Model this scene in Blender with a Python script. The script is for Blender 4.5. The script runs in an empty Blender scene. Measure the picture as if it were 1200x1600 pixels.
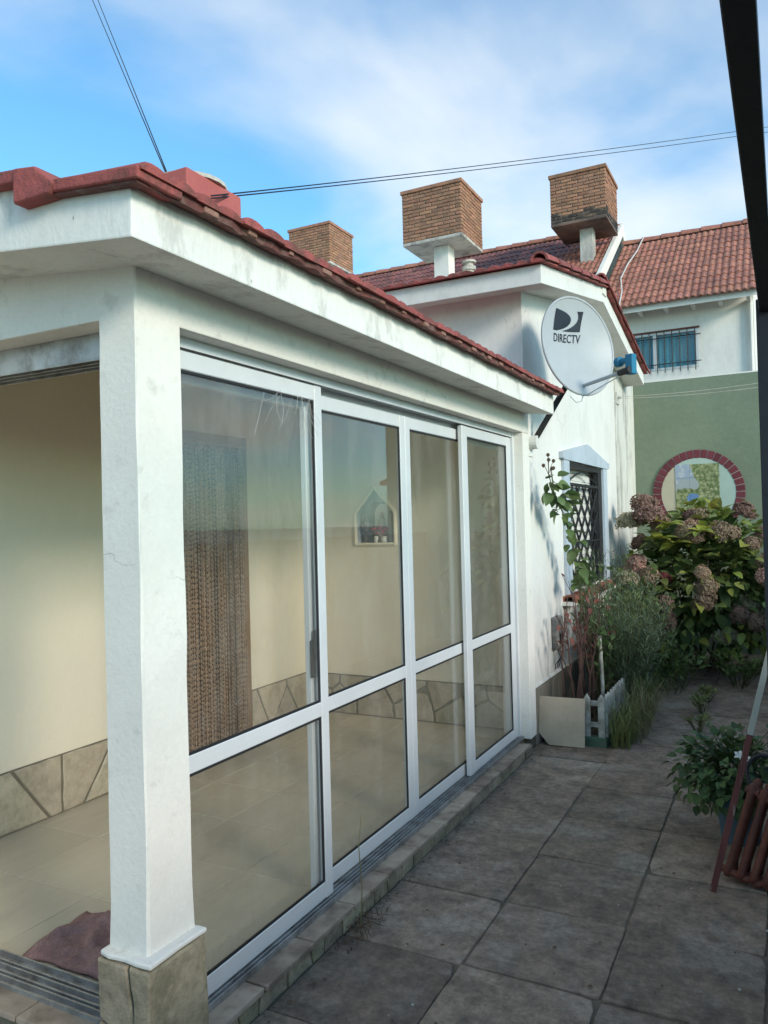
import bpy, bmesh, math, random
from mathutils import Vector, Matrix
R = math.radians
random.seed(7)
scn = bpy.context.scene
C = scn.collection

# ------------------------------------------------------------------ camera
cam = bpy.data.cameras.new('camera')
cam_o = bpy.data.objects.new('camera', cam)
C.objects.link(cam_o)
YAW, PITCH, ROLL = R(27.36), R(0.756), R(1.48)
fw = Vector((-math.sin(YAW)*math.cos(PITCH), math.cos(YAW)*math.cos(PITCH), math.sin(PITCH)))
r0 = Vector((math.cos(YAW), math.sin(YAW), 0))
d0 = fw.cross(r0)
rt = math.cos(ROLL)*r0 + math.sin(ROLL)*d0
dn = -math.sin(ROLL)*r0 + math.cos(ROLL)*d0
m = Matrix((rt, -dn, -fw)).transposed().to_4x4()
m.translation = Vector((0, 0, 1.62))
cam_o.matrix_world = m
cam.sensor_fit = 'VERTICAL'; cam.sensor_height = 24; cam.sensor_width = 18
cam.lens = 1210/1600*24
cam.clip_start = 0.05; cam.clip_end = 2000
scn.camera = cam_o

# ------------------------------------------------------------------ sky + sun
SUN_EL, SUN_AZ = R(21), R(-23)            # azimuth measured from +X towards +Y
sund = Vector((math.cos(SUN_EL)*math.cos(SUN_AZ), math.cos(SUN_EL)*math.sin(SUN_AZ), math.sin(SUN_EL)))
world = bpy.data.worlds.new('World'); scn.world = world; world.use_nodes = True
nt = world.node_tree; nt.nodes.clear()
N, L = nt.nodes.new, nt.links.new
out = N('ShaderNodeOutputWorld'); bg = N('ShaderNodeBackground'); L(bg.outputs[0], out.inputs[0])
bg.inputs['Strength'].default_value = 0.15
sky = N('ShaderNodeTexSky'); sky.sky_type = 'NISHITA'; sky.sun_disc = False
sky.sun_elevation = SUN_EL; sky.sun_rotation = math.atan2(sund.x, sund.y)
sky.air_density = 1.0; sky.dust_density = 0.6; sky.ozone_density = 1.0
tint = N('ShaderNodeMix'); tint.data_type = 'RGBA'; tint.blend_type = 'MULTIPLY'; tint.inputs[0].default_value = 1
L(sky.outputs[0], tint.inputs[6]); tint.inputs[7].default_value = (0.66, 1.25, 1.48, 1)
tc = N('ShaderNodeTexCoord'); sp = N('ShaderNodeSeparateXYZ'); L(tc.outputs['Generated'], sp.inputs[0])
zz = N('ShaderNodeMath'); zz.operation = 'ADD'; zz.inputs[1].default_value = 0.22; L(sp.outputs[2], zz.inputs[0])
zm = N('ShaderNodeMath'); zm.operation = 'MAXIMUM'; zm.inputs[1].default_value = 0.1; L(zz.outputs[0], zm.inputs[0])
dv = N('ShaderNodeVectorMath'); dv.operation = 'DIVIDE'; L(tc.outputs['Generated'], dv.inputs[0])
cb = N('ShaderNodeCombineXYZ')
for i in range(3): L(zm.outputs[0], cb.inputs[i])
L(cb.outputs[0], dv.inputs[1])
off = N('ShaderNodeVectorMath'); off.operation = 'ADD'; off.inputs[1].default_value = (3.62, 0.42, 0.0); L(dv.outputs[0], off.inputs[0])
n1 = N('ShaderNodeTexNoise'); n1.inputs['Scale'].default_value = 1.15; n1.inputs['Detail'].default_value = 7; n1.inputs['Roughness'].default_value = 0.5
n1.inputs['Distortion'].default_value = 0.25
L(off.outputs[0], n1.inputs['Vector'])
rp = N('ShaderNodeValToRGB'); rp.color_ramp.interpolation = 'EASE'
rp.color_ramp.elements[0].position = 0.39; rp.color_ramp.elements[0].color = (0.02, 0.02, 0.02, 1)
rp.color_ramp.elements[1].position = 0.72; rp.color_ramp.elements[1].color = (0.74, 0.74, 0.74, 1)
L(n1.outputs['Fac'], rp.inputs[0])
cm = N('ShaderNodeMix'); cm.data_type = 'RGBA'
L(rp.outputs[0], cm.inputs[0]); L(tint.outputs[2], cm.inputs[6]); cm.inputs[7].default_value = (5.9, 5.95, 5.8, 1)
L(cm.outputs[2], bg.inputs['Color'])

sun = bpy.data.lights.new('sun', 'SUN'); sun.energy = 2.25; sun.angle = R(14); sun.color = (1.0, 0.89, 0.75)
sun_o = bpy.data.objects.new('sun', sun); C.objects.link(sun_o)
sun_o.rotation_euler = (-sund).to_track_quat('-Z', 'Y').to_euler()
sun_o.location = sund*30
scn.view_settings.view_transform = 'Standard'; scn.view_settings.look = 'None'
scn.view_settings.exposure = 0.36; scn.view_settings.gamma = 1
scn.view_settings.use_curve_mapping = False
scn.render.engine = 'CYCLES'
scn.cycles.max_bounces = 10; scn.cycles.transparent_max_bounces = 16; scn.cycles.diffuse_bounces = 5
scn.cycles.use_denoising = True

# ------------------------------------------------------------------ materials
def newmat(name):
    mt = bpy.data.materials.new(name); mt.use_nodes = True
    t = mt.node_tree; b = t.nodes['Principled BSDF']
    return mt, t, b
def rgba(c): return (c[0], c[1], c[2], 1)
def surf(name, c1, c2=None, scale=3.0, detail=5, rough=0.75, bump=0.15, bscale=60, dirt=None, dscale=1.5, dlo=0.55, dhi=0.75, damt=0.8,
         rnd=0.0, coord='pos', stretch=(1,1,1), metallic=0.0, spec=0.35, spots=None, trans=0.0, bdist=0.01, hrnd=0.0, rvar=0.0, cracks=0.0, mottle=0.0):
    mt, t, b = newmat(name); nn, ll = t.nodes.new, t.links.new
    if coord == 'pos': g = nn('ShaderNodeNewGeometry'); vec = g.outputs['Position']
    else: g = nn('ShaderNodeTexCoord'); vec = g.outputs['Object']
    mp = nn('ShaderNodeMapping'); mp.inputs['Scale'].default_value = stretch; ll(vec, mp.inputs[0]); v = mp.outputs[0]
    oi = nn('ShaderNodeObjectInfo')
    if coord != 'pos':                                    # decorrelate copies
        ad = nn('ShaderNodeVectorMath'); ad.operation = 'ADD'
        sc = nn('ShaderNodeMath'); sc.operation = 'MULTIPLY'; sc.inputs[1].default_value = 57.0
        ll(oi.outputs['Random'], sc.inputs[0]); ll(v, ad.inputs[0]); ll(sc.outputs[0], ad.inputs[1]); v = ad.outputs[0]
    def noise(s, d, r=0.6):
        n = nn('ShaderNodeTexNoise'); n.inputs['Scale'].default_value = s; n.inputs['Detail'].default_value = d; n.inputs['Roughness'].default_value = r
        ll(v, n.inputs['Vector']); return n.outputs['Fac']
    def ramp(s, lo, hi):
        r = nn('ShaderNodeMapRange'); r.inputs['From Min'].default_value = lo; r.inputs['From Max'].default_value = hi; ll(s, r.inputs['Value']); return r.outputs[0]
    def mix(f, a, bb, mode='MIX'):
        x = nn('ShaderNodeMix'); x.data_type = 'RGBA'; x.blend_type = mode
        for idx, q in ((0, f), (6, a), (7, bb)):
            if isinstance(q, (int, float)): x.inputs[idx].default_value = q
            elif isinstance(q, tuple): x.inputs[idx].default_value = rgba(q)
            else: ll(q, x.inputs[idx])
        return x.outputs[2]
    col = c1
    if c2: col = mix(ramp(noise(scale, detail), 0.3, 0.7), c1, c2)
    if spots:
        sc_, sz, sco = spots
        vo = nn('ShaderNodeTexVoronoi'); vo.inputs['Scale'].default_value = sc_; ll(v, vo.inputs['Vector'])
        f = ramp(vo.outputs['Distance'], sz, sz*0.4)
        f2 = nn('ShaderNodeMath'); f2.operation = 'MULTIPLY'; ll(f, f2.inputs[0]); ll(ramp(noise(3, 3), 0.45, 0.62), f2.inputs[1])
        col = mix(f2.outputs[0], col, sco)
    if dirt:
        f = nn('ShaderNodeMath'); f.operation = 'MULTIPLY'; f.inputs[1].default_value = damt
        ll(ramp(noise(dscale, 9, 0.7), dlo-0.06, dhi-0.10), f.inputs[0]); col = mix(f.outputs[0], col, dirt)
    if cracks:
        vo = nn('ShaderNodeTexVoronoi'); vo.feature = 'DISTANCE_TO_EDGE'; vo.inputs['Scale'].default_value = cracks
        nz = nn('ShaderNodeTexNoise'); nz.inputs['Scale'].default_value = 5; nz.inputs['Detail'].default_value = 5; ll(v, nz.inputs['Vector'])
        wv = nn('ShaderNodeVectorMath'); wv.operation = 'MULTIPLY_ADD'; wv.inputs[1].default_value = (0.35, 0.35, 0.35); ll(nz.outputs['Color'], wv.inputs[0]); ll(v, wv.inputs[2])
        ll(wv.outputs[0], vo.inputs['Vector'])
        f = nn('ShaderNodeMath'); f.operation = 'MULTIPLY'; ll(ramp(vo.outputs['Distance'], 0.0016, 0.0004), f.inputs[0]); ll(ramp(noise(1.9, 2), 0.52, 0.62), f.inputs[1])
        f3 = nn('ShaderNodeMath'); f3.operation = 'MULTIPLY'; f3.inputs[1].default_value = 0.6; ll(f.outputs[0], f3.inputs[0])
        col = mix(f3.outputs[0], col, (0.3, 0.28, 0.25))
    if mottle:
        mm_ = nn('ShaderNodeMapRange'); mm_.inputs['From Min'].default_value = 0.3; mm_.inputs['From Max'].default_value = 0.7
        mm_.inputs['To Min'].default_value = 1-mottle; mm_.inputs['To Max'].default_value = 1+mottle*0.6
        ll(noise(max(25, bscale*0.8), 8, 0.8), mm_.inputs['Value'])
        hv = nn('ShaderNodeHueSaturation'); ll(mm_.outputs[0], hv.inputs['Value'])
        if isinstance(col, tuple): hv.inputs['Color'].default_value = rgba(col)
        else: ll(col, hv.inputs['Color'])
        col = hv.outputs[0]
    if rnd or hrnd:
        h = nn('ShaderNodeHueSaturation')
        mr = nn('ShaderNodeMapRange'); mr.inputs['To Min'].default_value = 1-rnd; mr.inputs['To Max'].default_value = 1+rnd
        ll(oi.outputs['Random'], mr.inputs['Value']); ll(mr.outputs[0], h.inputs['Value'])
        if hrnd:
            m1 = nn('ShaderNodeMath'); m1.operation = 'MULTIPLY'; m1.inputs[1].default_value = 7.31; ll(oi.outputs['Random'], m1.inputs[0])
            m2 = nn('ShaderNodeMath'); m2.operation = 'FRACT'; ll(m1.outputs[0], m2.inputs[0])
            mh = nn('ShaderNodeMapRange'); mh.inputs['To Min'].default_value = 0.5-hrnd; mh.inputs['To Max'].default_value = 0.5+hrnd
            ll(m2.outputs[0], mh.inputs['Value']); ll(mh.outputs[0], h.inputs['Hue'])
        if isinstance(col, tuple): h.inputs['Color'].default_value = rgba(col)
        else: ll(col, h.inputs['Color'])
        col = h.outputs[0]
    if isinstance(col, tuple): b.inputs['Base Color'].default_value = rgba(col)
    else: ll(col, b.inputs['Base Color'])
    b.inputs['Roughness'].default_value = rough; b.inputs['Metallic'].default_value = metallic
    b.inputs['Specular IOR Level'].default_value = spec
    if rvar:
        mr = nn('ShaderNodeMapRange'); mr.inputs['To Min'].default_value = rough-rvar; mr.inputs['To Max'].default_value = rough+rvar
        ll(noise(scale*1.7, 4), mr.inputs['Value']); ll(mr.outputs[0], b.inputs['Roughness'])
    if bump:
        bp = nn('ShaderNodeBump'); bp.inputs['Strength'].default_value = bump; bp.inputs['Distance'].default_value = bdist
        ll(noise(bscale, 6, 0.65), bp.inputs['Height']); ll(bp.outputs[0], b.inputs['Normal'])
    if trans:
        tr = nn('ShaderNodeBsdfTranslucent'); mx = nn('ShaderNodeMixShader'); mx.inputs[0].default_value = trans
        if isinstance(col, tuple): tr.inputs[0].default_value = rgba(col)
        else: ll(col, tr.inputs[0])
        o = t.nodes['Material Output']; ll(b.outputs[0], mx.inputs[1]); ll(tr.outputs[0], mx.inputs[2]); ll(mx.outputs[0], o.inputs[0])
    return mt

M = {}
M['white'] = surf('white_plaster', (0.80, 0.77, 0.71), (0.72, 0.69, 0.63), scale=2.2, bump=0.22, bscale=70, dirt=(0.36, 0.34, 0.30), dscale=11, dlo=0.63, dhi=0.82, damt=0.4, spots=(26, 0.05, (0.33, 0.31, 0.27)), cracks=0.45, mottle=0.06)
M['fascia'] = surf('weathered_fascia', (0.82, 0.80, 0.75), (0.73, 0.71, 0.66), scale=5, bump=0.3, bscale=60, dirt=(0.22, 0.20, 0.17), dscale=7, dlo=0.60, dhi=0.74, damt=0.33, stretch=(1, 1, 0.45), spots=(30, 0.09, (0.2, 0.18, 0.15)), mottle=0.08)
M['wallwhite'] = surf('house_plaster', (0.77, 0.75, 0.71), (0.66, 0.645, 0.61), scale=1.2, bump=0.3, bscale=22, dirt=(0.42, 0.40, 0.36), dscale=2.6, dlo=0.60, dhi=0.84, damt=0.4, stretch=(1, 1, 0.5), cracks=0.4, mottle=0.08)
M['farwhite'] = surf('far_plaster', (0.84, 0.80, 0.74), (0.77, 0.73, 0.67), scale=0.8, bump=0.2, bscale=20, dirt=(0.5, 0.46, 0.4), dscale=1.2, dlo=0.55, dhi=0.8, damt=0.5, stretch=(1, 1, 0.4), mottle=0.08)
M['pilaster'] = surf('stained_plaster', (0.70, 0.69, 0.64), (0.55, 0.53, 0.48), scale=2, bump=0.4, bscale=20, dirt=(0.2, 0.18, 0.16), dscale=4, dlo=0.55, dhi=0.75, damt=0.7, stretch=(1, 1, 0.3), mottle=0.15)
M['cream'] = surf('cream_plaster', (0.80, 0.71, 0.555), (0.755, 0.665, 0.52), scale=1.2, bump=0.12, bscale=40, rough=0.7, mottle=0.03)
M['ceil'] = surf('cream_ceiling', (0.80, 0.77, 0.68), (0.76, 0.72, 0.63), scale=1.5, bump=0.15, bscale=40)
M['green'] = surf('green_plaster', (0.205, 0.245, 0.170), (0.17, 0.21, 0.145), scale=1.6, bump=0.3, bscale=25, dirt=(0.26, 0.29, 0.2), dscale=6, dlo=0.6, dhi=0.8, damt=0.5, spots=(9, 0.05, (0.4, 0.42, 0.35)), rough=0.8, mottle=0.12)
M['redtile'] = surf('red_painted_tile', (0.42, 0.105, 0.095), (0.33, 0.08, 0.072), scale=9, bump=0.9, bscale=45, dirt=(0.13, 0.07, 0.055), dscale=10, dlo=0.52, dhi=0.70, damt=0.7, rough=0.8, rnd=0.14, coord='obj', mottle=0.25)
M['redpaint'] = surf('red_paint', (0.45, 0.12, 0.10), (0.40, 0.10, 0.09), scale=3, bump=0.15, bscale=40, rough=0.55, mottle=0.12)
M['rooftile'] = surf('terracotta_tile', (0.48, 0.20, 0.135), (0.37, 0.15, 0.10), scale=6, bump=0.3, bscale=40, dirt=(0.12, 0.075, 0.06), dscale=7, dlo=0.52, dhi=0.75, damt=0.6, rough=0.55, rnd=0.16, hrnd=0.004, coord='obj', mottle=0.2)
M['rooftiled'] = surf('dark_terracotta_tile', (0.34, 0.12, 0.09), (0.23, 0.085, 0.07), scale=6, bump=0.3, bscale=40, dirt=(0.07, 0.055, 0.06), dscale=5, dlo=0.48, dhi=0.7, damt=0.7, rough=0.5, rnd=0.25, hrnd=0.004, coord='obj', mottle=0.2)
M['brick'] = surf('clay_brick', (0.47, 0.235, 0.14), (0.36, 0.175, 0.105), scale=14, bump=0.6, bscale=60, dirt=(0.15, 0.11, 0.085), dscale=6, dlo=0.52, dhi=0.75, damt=0.65, rnd=0.2, hrnd=0.005, coord='obj', rough=0.85, mottle=0.25)
M['sootbrick'] = surf('sooty_brick', (0.34, 0.22, 0.15), (0.18, 0.13, 0.10), scale=9, bump=0.6, bscale=60, dirt=(0.03, 0.03, 0.03), dscale=4, dlo=0.4, dhi=0.6, damt=0.9, rnd=0.3, coord='obj', rough=0.85)
M['mortar'] = surf('mortar', (0.26, 0.19, 0.14), (0.17, 0.13, 0.10), scale=12, bump=0.5, bscale=60)
M['conc'] = surf('pale_concrete', (0.60, 0.56, 0.50), (0.45, 0.41, 0.36), scale=3, bump=0.4, bscale=30, dirt=(0.15, 0.13, 0.12), dscale=4, dlo=0.55, dhi=0.75, damt=0.7, mottle=0.15)
M['soot'] = surf('sooty_concrete', (0.25, 0.16, 0.12), (0.06, 0.055, 0.05), scale=2.2, bump=0.4, bscale=30)
M['slab'] = surf('paving_slab', (0.36, 0.262, 0.192), (0.155, 0.118, 0.090), scale=9, detail=12, bump=0.9, bscale=34, dirt=(0.40, 0.345, 0.28), dscale=2.2, dlo=0.56, dhi=0.74, damt=0.6, rnd=0.22, hrnd=0.006, rough=0.85, spots=(34, 0.10, (0.40, 0.38, 0.33)), rvar=0.1, mottle=0.5)
M['soil'] = surf('soil', (0.055, 0.042, 0.03), (0.09, 0.07, 0.05), scale=14, bump=0.9, bscale=40, rough=0.95, bdist=0.03, mottle=0.3)
M['joint'] = surf('sandy_joint', (0.20, 0.155, 0.11), (0.12, 0.10, 0.07), scale=9, bump=0.7, bscale=80, rough=0.95, mottle=0.3)
M['ground'] = surf('ground_concrete', (0.17, 0.15, 0.12), (0.11, 0.10, 0.08), scale=1, bump=0.3, bscale=30)
M['stone'] = surf('flagstone', (0.48, 0.385, 0.265), (0.31, 0.25, 0.175), scale=7, detail=8, bump=0.7, bscale=22, dirt=(0.18, 0.16, 0.10), dscale=9, dlo=0.5, dhi=0.7, damt=0.7, rnd=0.2, hrnd=0.012, rough=0.75, bdist=0.015, mottle=0.25)
M['stonein'] = surf('sealed_flagstone', (0.54, 0.455, 0.335), (0.41, 0.345, 0.255), scale=6, detail=8, bump=0.5, bscale=20, dirt=(0.28, 0.25, 0.17), dscale=9, dlo=0.52, dhi=0.72, damt=0.6, rnd=0.15, hrnd=0.01, rough=0.5, mottle=0.18)
M['grout'] = surf('grey_grout', (0.20, 0.175, 0.125), (0.15, 0.13, 0.095), scale=12, bump=0.6, bscale=50)
M['plinth'] = surf('stained_plinth', (0.23, 0.205, 0.165), (0.14, 0.12, 0.095), scale=5, detail=8, bump=0.6, bscale=20, dirt=(0.33, 0.30, 0.25), dscale=5, dlo=0.55, dhi=0.75, damt=0.6, stretch=(1, 1, 0.22), rnd=0.14, mottle=0.25)
M['silltile'] = surf('sill_tile', (0.45, 0.36, 0.28), (0.37, 0.29, 0.225), scale=8, bump=0.25, bscale=50, dirt=(0.13, 0.09, 0.065), dscale=5, dlo=0.52, dhi=0.7, damt=0.75, rnd=0.13, rough=0.6, mottle=0.2)
M['floortile'] = surf('beige_floor_tile', (0.58, 0.50, 0.375), (0.50, 0.425, 0.315), scale=5, detail=7, bump=0.05, bscale=30, stretch=(1, 0.22, 1), rnd=0.05, rough=0.38, rvar=0.08, dirt=(0.34, 0.29, 0.22), dscale=3, dlo=0.55, dhi=0.8, damt=0.5, mottle=0.08)
M['alu'] = surf('white_aluminium', (0.64, 0.655, 0.665), (0.58, 0.595, 0.605), scale=4, bump=0.04, bscale=60, rough=0.38, spec=0.5, dirt=(0.50, 0.48, 0.45), dscale=7, dlo=0.64, dhi=0.84, damt=0.35)
M['alug'] = surf('bare_aluminium', (0.50, 0.51, 0.52), (0.40, 0.41, 0.42), scale=8, bump=0.1, bscale=60, rough=0.42, metallic=0.7, dirt=(0.15, 0.13, 0.11), dscale=10, dlo=0.5, dhi=0.75, damt=0.7)
M['gasket'] = surf('black_gasket', (0.02, 0.02, 0.022), bump=0, rough=0.6)
M['black'] = surf('black_iron', (0.016, 0.017, 0.020), (0.028, 0.027, 0.028), scale=10, bump=0.2, bscale=50, rough=0.5)
M['blackpost'] = surf('black_painted_steel', (0.010, 0.012, 0.018), (0.016, 0.017, 0.022), scale=6, bump=0.15, bscale=40, rough=0.5, coord='pos')
M['wood'] = surf('brown_wood', (0.28, 0.15, 0.055), (0.20, 0.10, 0.04), scale=9, stretch=(1, 1, 0.08), bump=0.2, bscale=40, rough=0.45)
M['bead'] = surf('bead_wood', (0.36, 0.225, 0.135), (0.20, 0.115, 0.068), scale=26, bump=0.1, bscale=40, rough=0.5, rnd=0.3, coord='obj')
M['dark'] = surf('unlit_room_dark', (0.05, 0.043, 0.035), bump=0, rough=0.9)  # near-black base colour stands in for the unlit room
M['rag'] = surf('maroon_cloth', (0.47, 0.275, 0.255), (0.32, 0.17, 0.16), scale=20, bump=0.9, bscale=160, rough=0.95, dirt=(0.28, 0.17, 0.15), dscale=60, dlo=0.5, dhi=0.7, damt=0.6, mottle=0.3)
M['dish'] = surf('dish_paint', (0.42, 0.44, 0.455), (0.37, 0.39, 0.405), scale=2.5, bump=0.03, bscale=40, rough=0.42, coord='obj', dirt=(0.34, 0.35, 0.34), dscale=4, dlo=0.58, dhi=0.8, damt=0.5)
M['navy'] = surf('dark_print', (0.012, 0.016, 0.026), bump=0, rough=0.5)
M['teal'] = surf('teal_plastic', (0.012, 0.17, 0.29), (0.016, 0.14, 0.25), scale=6, bump=0.03, rough=0.4)
M['curtain'] = surf('teal_curtain', (0.04, 0.33, 0.42), (0.03, 0.25, 0.34), scale=3, bump=0.1, bscale=30, rough=0.8)
M['trim'] = surf('pale_blue_trim', (0.46, 0.52, 0.58), (0.40, 0.46, 0.52), scale=4, bump=0.25, bscale=40, dirt=(0.3, 0.32, 0.34), dscale=5, dlo=0.58, dhi=0.8, damt=0.5)
M['shutter'] = surf('white_shutter', (0.72, 0.71, 0.68), (0.62, 0.61, 0.58), scale=3, bump=0.1, rough=0.6)
M['terracotta'] = surf('terracotta_sill', (0.36, 0.13, 0.08), (0.27, 0.10, 0.065), scale=9, bump=0.5, bscale=40, rnd=0.12, dirt=(0.14, 0.09, 0.07), dscale=9, dlo=0.55, dhi=0.75, damt=0.6, coord='obj', mottle=0.2)
M['archbrick'] = surf('maroon_arch_brick', (0.16, 0.035, 0.045), (0.115, 0.026, 0.035), scale=9, bump=0.3, bscale=40, rnd=0.15, coord='obj')
M['archgrout'] = surf('pale_arch_grout', (0.42, 0.32, 0.30), (0.34, 0.26, 0.25), scale=14, bump=0.3)
M['niche'] = surf('niche_paint', (0.42, 0.46, 0.49), (0.35, 0.40, 0.43), scale=5, bump=0.2)
M['board'] = surf('beige_tile_board', (0.53, 0.43, 0.32), (0.47, 0.375, 0.275), scale=6, bump=0.06, bscale=40, rough=0.5, dirt=(0.36, 0.28, 0.2), dscale=5, dlo=0.55, dhi=0.8, damt=0.5, mottle=0.08)
M['picket'] = surf('white_picket_paint', (0.54, 0.52, 0.47), (0.38, 0.36, 0.32), scale=9, bump=0.3, bscale=40, dirt=(0.2, 0.18, 0.14), dscale=9, dlo=0.5, dhi=0.75, damt=0.8, mottle=0.15)
M['greenkerb'] = surf('green_kerb_paint', (0.085, 0.15, 0.095), (0.06, 0.11, 0.07), scale=7, bump=0.4, bscale=40, dirt=(0.14, 0.12, 0.09), dscale=9, dlo=0.55, dhi=0.75, damt=0.6)
M['radiator'] = surf('rusty_iron', (0.20, 0.062, 0.036), (0.125, 0.038, 0.025), scale=7, bump=0.5, bscale=40, rough=0.65, dirt=(0.09, 0.04, 0.03), dscale=8, dlo=0.5, dhi=0.7, damt=0.7, coord='pos', mottle=0.3)
M['stickpale'] = surf('pale_wood', (0.42, 0.40, 0.34), (0.33, 0.31, 0.26), scale=9, stretch=(3, 3, 0.3), bump=0.3, bscale=40)
M['stickred'] = surf('maroon_wood', (0.17, 0.05, 0.045), (0.11, 0.035, 0.03), scale=9, stretch=(3, 3, 0.3), bump=0.4, bscale=40, dirt=(0.3, 0.25, 0.22), dscale=12, dlo=0.62, dhi=0.75, damt=0.8)
M['pot'] = surf('blue_plastic_pot', (0.085, 0.15, 0.20), (0.065, 0.115, 0.155), scale=6, bump=0.1, rough=0.5, dirt=(0.12, 0.11, 0.09), dscale=7, dlo=0.55, dhi=0.75, damt=0.6)
M['stem'] = surf('brown_stem', (0.10, 0.065, 0.045), (0.065, 0.042, 0.03), scale=20, bump=0.4, bscale=60)
M['gstem'] = surf('green_stem', (0.075, 0.10, 0.04), (0.09, 0.085, 0.045), scale=10, bump=0.2)
M['bark'] = surf('twig_bark', (0.115, 0.062, 0.05), (0.075, 0.043, 0.036), scale=20, bump=0.3)
M['leaf'] = surf('hydrangea_leaf', (0.24, 0.285, 0.075), (0.165, 0.22, 0.055), scale=5, bump=0.25, bscale=30, rough=0.5, rnd=0.45, hrnd=0.03, trans=0.25, coord='obj')
M['leafy'] = surf('yellow_hydrangea_leaf', (0.34, 0.33, 0.06), (0.22, 0.26, 0.05), scale=6, bump=0.25, bscale=30, rough=0.5, rnd=0.3, hrnd=0.03, trans=0.3, coord='obj')
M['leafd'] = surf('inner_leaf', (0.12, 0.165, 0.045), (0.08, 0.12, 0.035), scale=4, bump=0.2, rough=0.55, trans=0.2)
M['potleaf'] = surf('pot_plant_leaf', (0.085, 0.135, 0.042), (0.06, 0.10, 0.032), scale=8, bump=0.2, bscale=30, rough=0.5, rnd=0.35, hrnd=0.015, trans=0.2, coord='obj')
M['roseleaf'] = surf('rose_leaf', (0.135, 0.19, 0.065), (0.095, 0.145, 0.05), scale=8, bump=0.2, rough=0.45, rnd=0.35, hrnd=0.02, trans=0.25, coord='obj')
M['redleaf'] = surf('dry_red_leaf', (0.20, 0.07, 0.05), (0.14, 0.05, 0.04), scale=8, bump=0.2, rnd=0.3, trans=0.2, coord='obj')
M['needle'] = surf('grey_green_needle', (0.15, 0.20, 0.115), (0.105, 0.15, 0.08), scale=6, bump=0, rough=0.6, trans=0.2)
M['grass'] = surf('grass_blade', (0.24, 0.24, 0.085), (0.15, 0.18, 0.06), scale=8, bump=0, rough=0.6, trans=0.25)
M['drygrass'] = surf('dry_grass_blade', (0.28, 0.24, 0.13), (0.20, 0.17, 0.085), scale=8, bump=0, rough=0.7, trans=0.2)
M['floret'] = surf('dried_floret', (0.42, 0.26, 0.20), (0.27, 0.195, 0.125), scale=26, detail=3, bump=0, rough=0.8, rnd=0.35, hrnd=0.03, trans=0.2, coord='obj')
M['floretc'] = surf('cream_floret', (0.42, 0.37, 0.25), (0.30, 0.25, 0.15), scale=30, bump=0, rough=0.8, rnd=0.2, trans=0.2, coord='obj')
M['floretr'] = surf('red_floret', (0.24, 0.055, 0.06), (0.16, 0.05, 0.05), scale=30, bump=0, rough=0.8, rnd=0.2, trans=0.2, coord='obj')
M['cable'] = surf('black_cable', (0.012, 0.015, 0.02), bump=0, rough=0.6)
M['wcable'] = surf('white_cable', (0.6, 0.6, 0.57), bump=0, rough=0.6)
M['metergrey'] = surf('grey_box', (0.14, 0.14, 0.14), (0.09, 0.09, 0.09), scale=15, bump=0.2, rough=0.6, dirt=(0.34, 0.33, 0.31), dscale=12, dlo=0.5, dhi=0.7, damt=0.6)
M['statue'] = surf('statue_paint', (0.30, 0.22, 0.18), (0.12, 0.10, 0.10), scale=18, bump=0.1)
M['pink'] = surf('pink_flower', (0.42, 0.13, 0.13), (0.32, 0.08, 0.09), scale=30, bump=0)
M['whitepot'] = surf('white_ceramic', (0.65, 0.63, 0.58), bump=0, rough=0.4)
M['darkwall'] = surf('shade_dark_wall', (0.10, 0.095, 0.075), (0.07, 0.068, 0.055), scale=3, bump=0.4, bscale=30)  # shade on the wall put into its dark base colour
M['bedding'] = surf('dark_bedding', (0.20, 0.065, 0.055), (0.09, 0.042, 0.038), scale=14, bump=0.6, bscale=50, dirt=(0.26, 0.15, 0.12), dscale=14, dlo=0.56, dhi=0.72, damt=0.6, mottle=0.3)  # dark reddish strip under the tile lips, patched by noise
M['mortarpale'] = surf('stained_mortar', (0.36, 0.20, 0.155), (0.27, 0.13, 0.10), scale=20, bump=0.5, bscale=50, mottle=0.3)
M['cobweb'] = surf('cobweb', (0.45, 0.44, 0.42), bump=0, rough=0.9)
M['litter'] = surf('dry_leaf_litter', (0.11, 0.06, 0.035), (0.16, 0.10, 0.06), scale=20, bump=0, rough=0.9, rnd=0.3, coord='obj')
M['chip'] = surf('pale_chip', (0.5, 0.48, 0.43), bump=0, rough=0.9)
M['wet'] = surf('cement_patch', (0.205, 0.20, 0.185), (0.16, 0.155, 0.14), scale=8, bump=0.3, bscale=40, rough=0.6)

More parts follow.
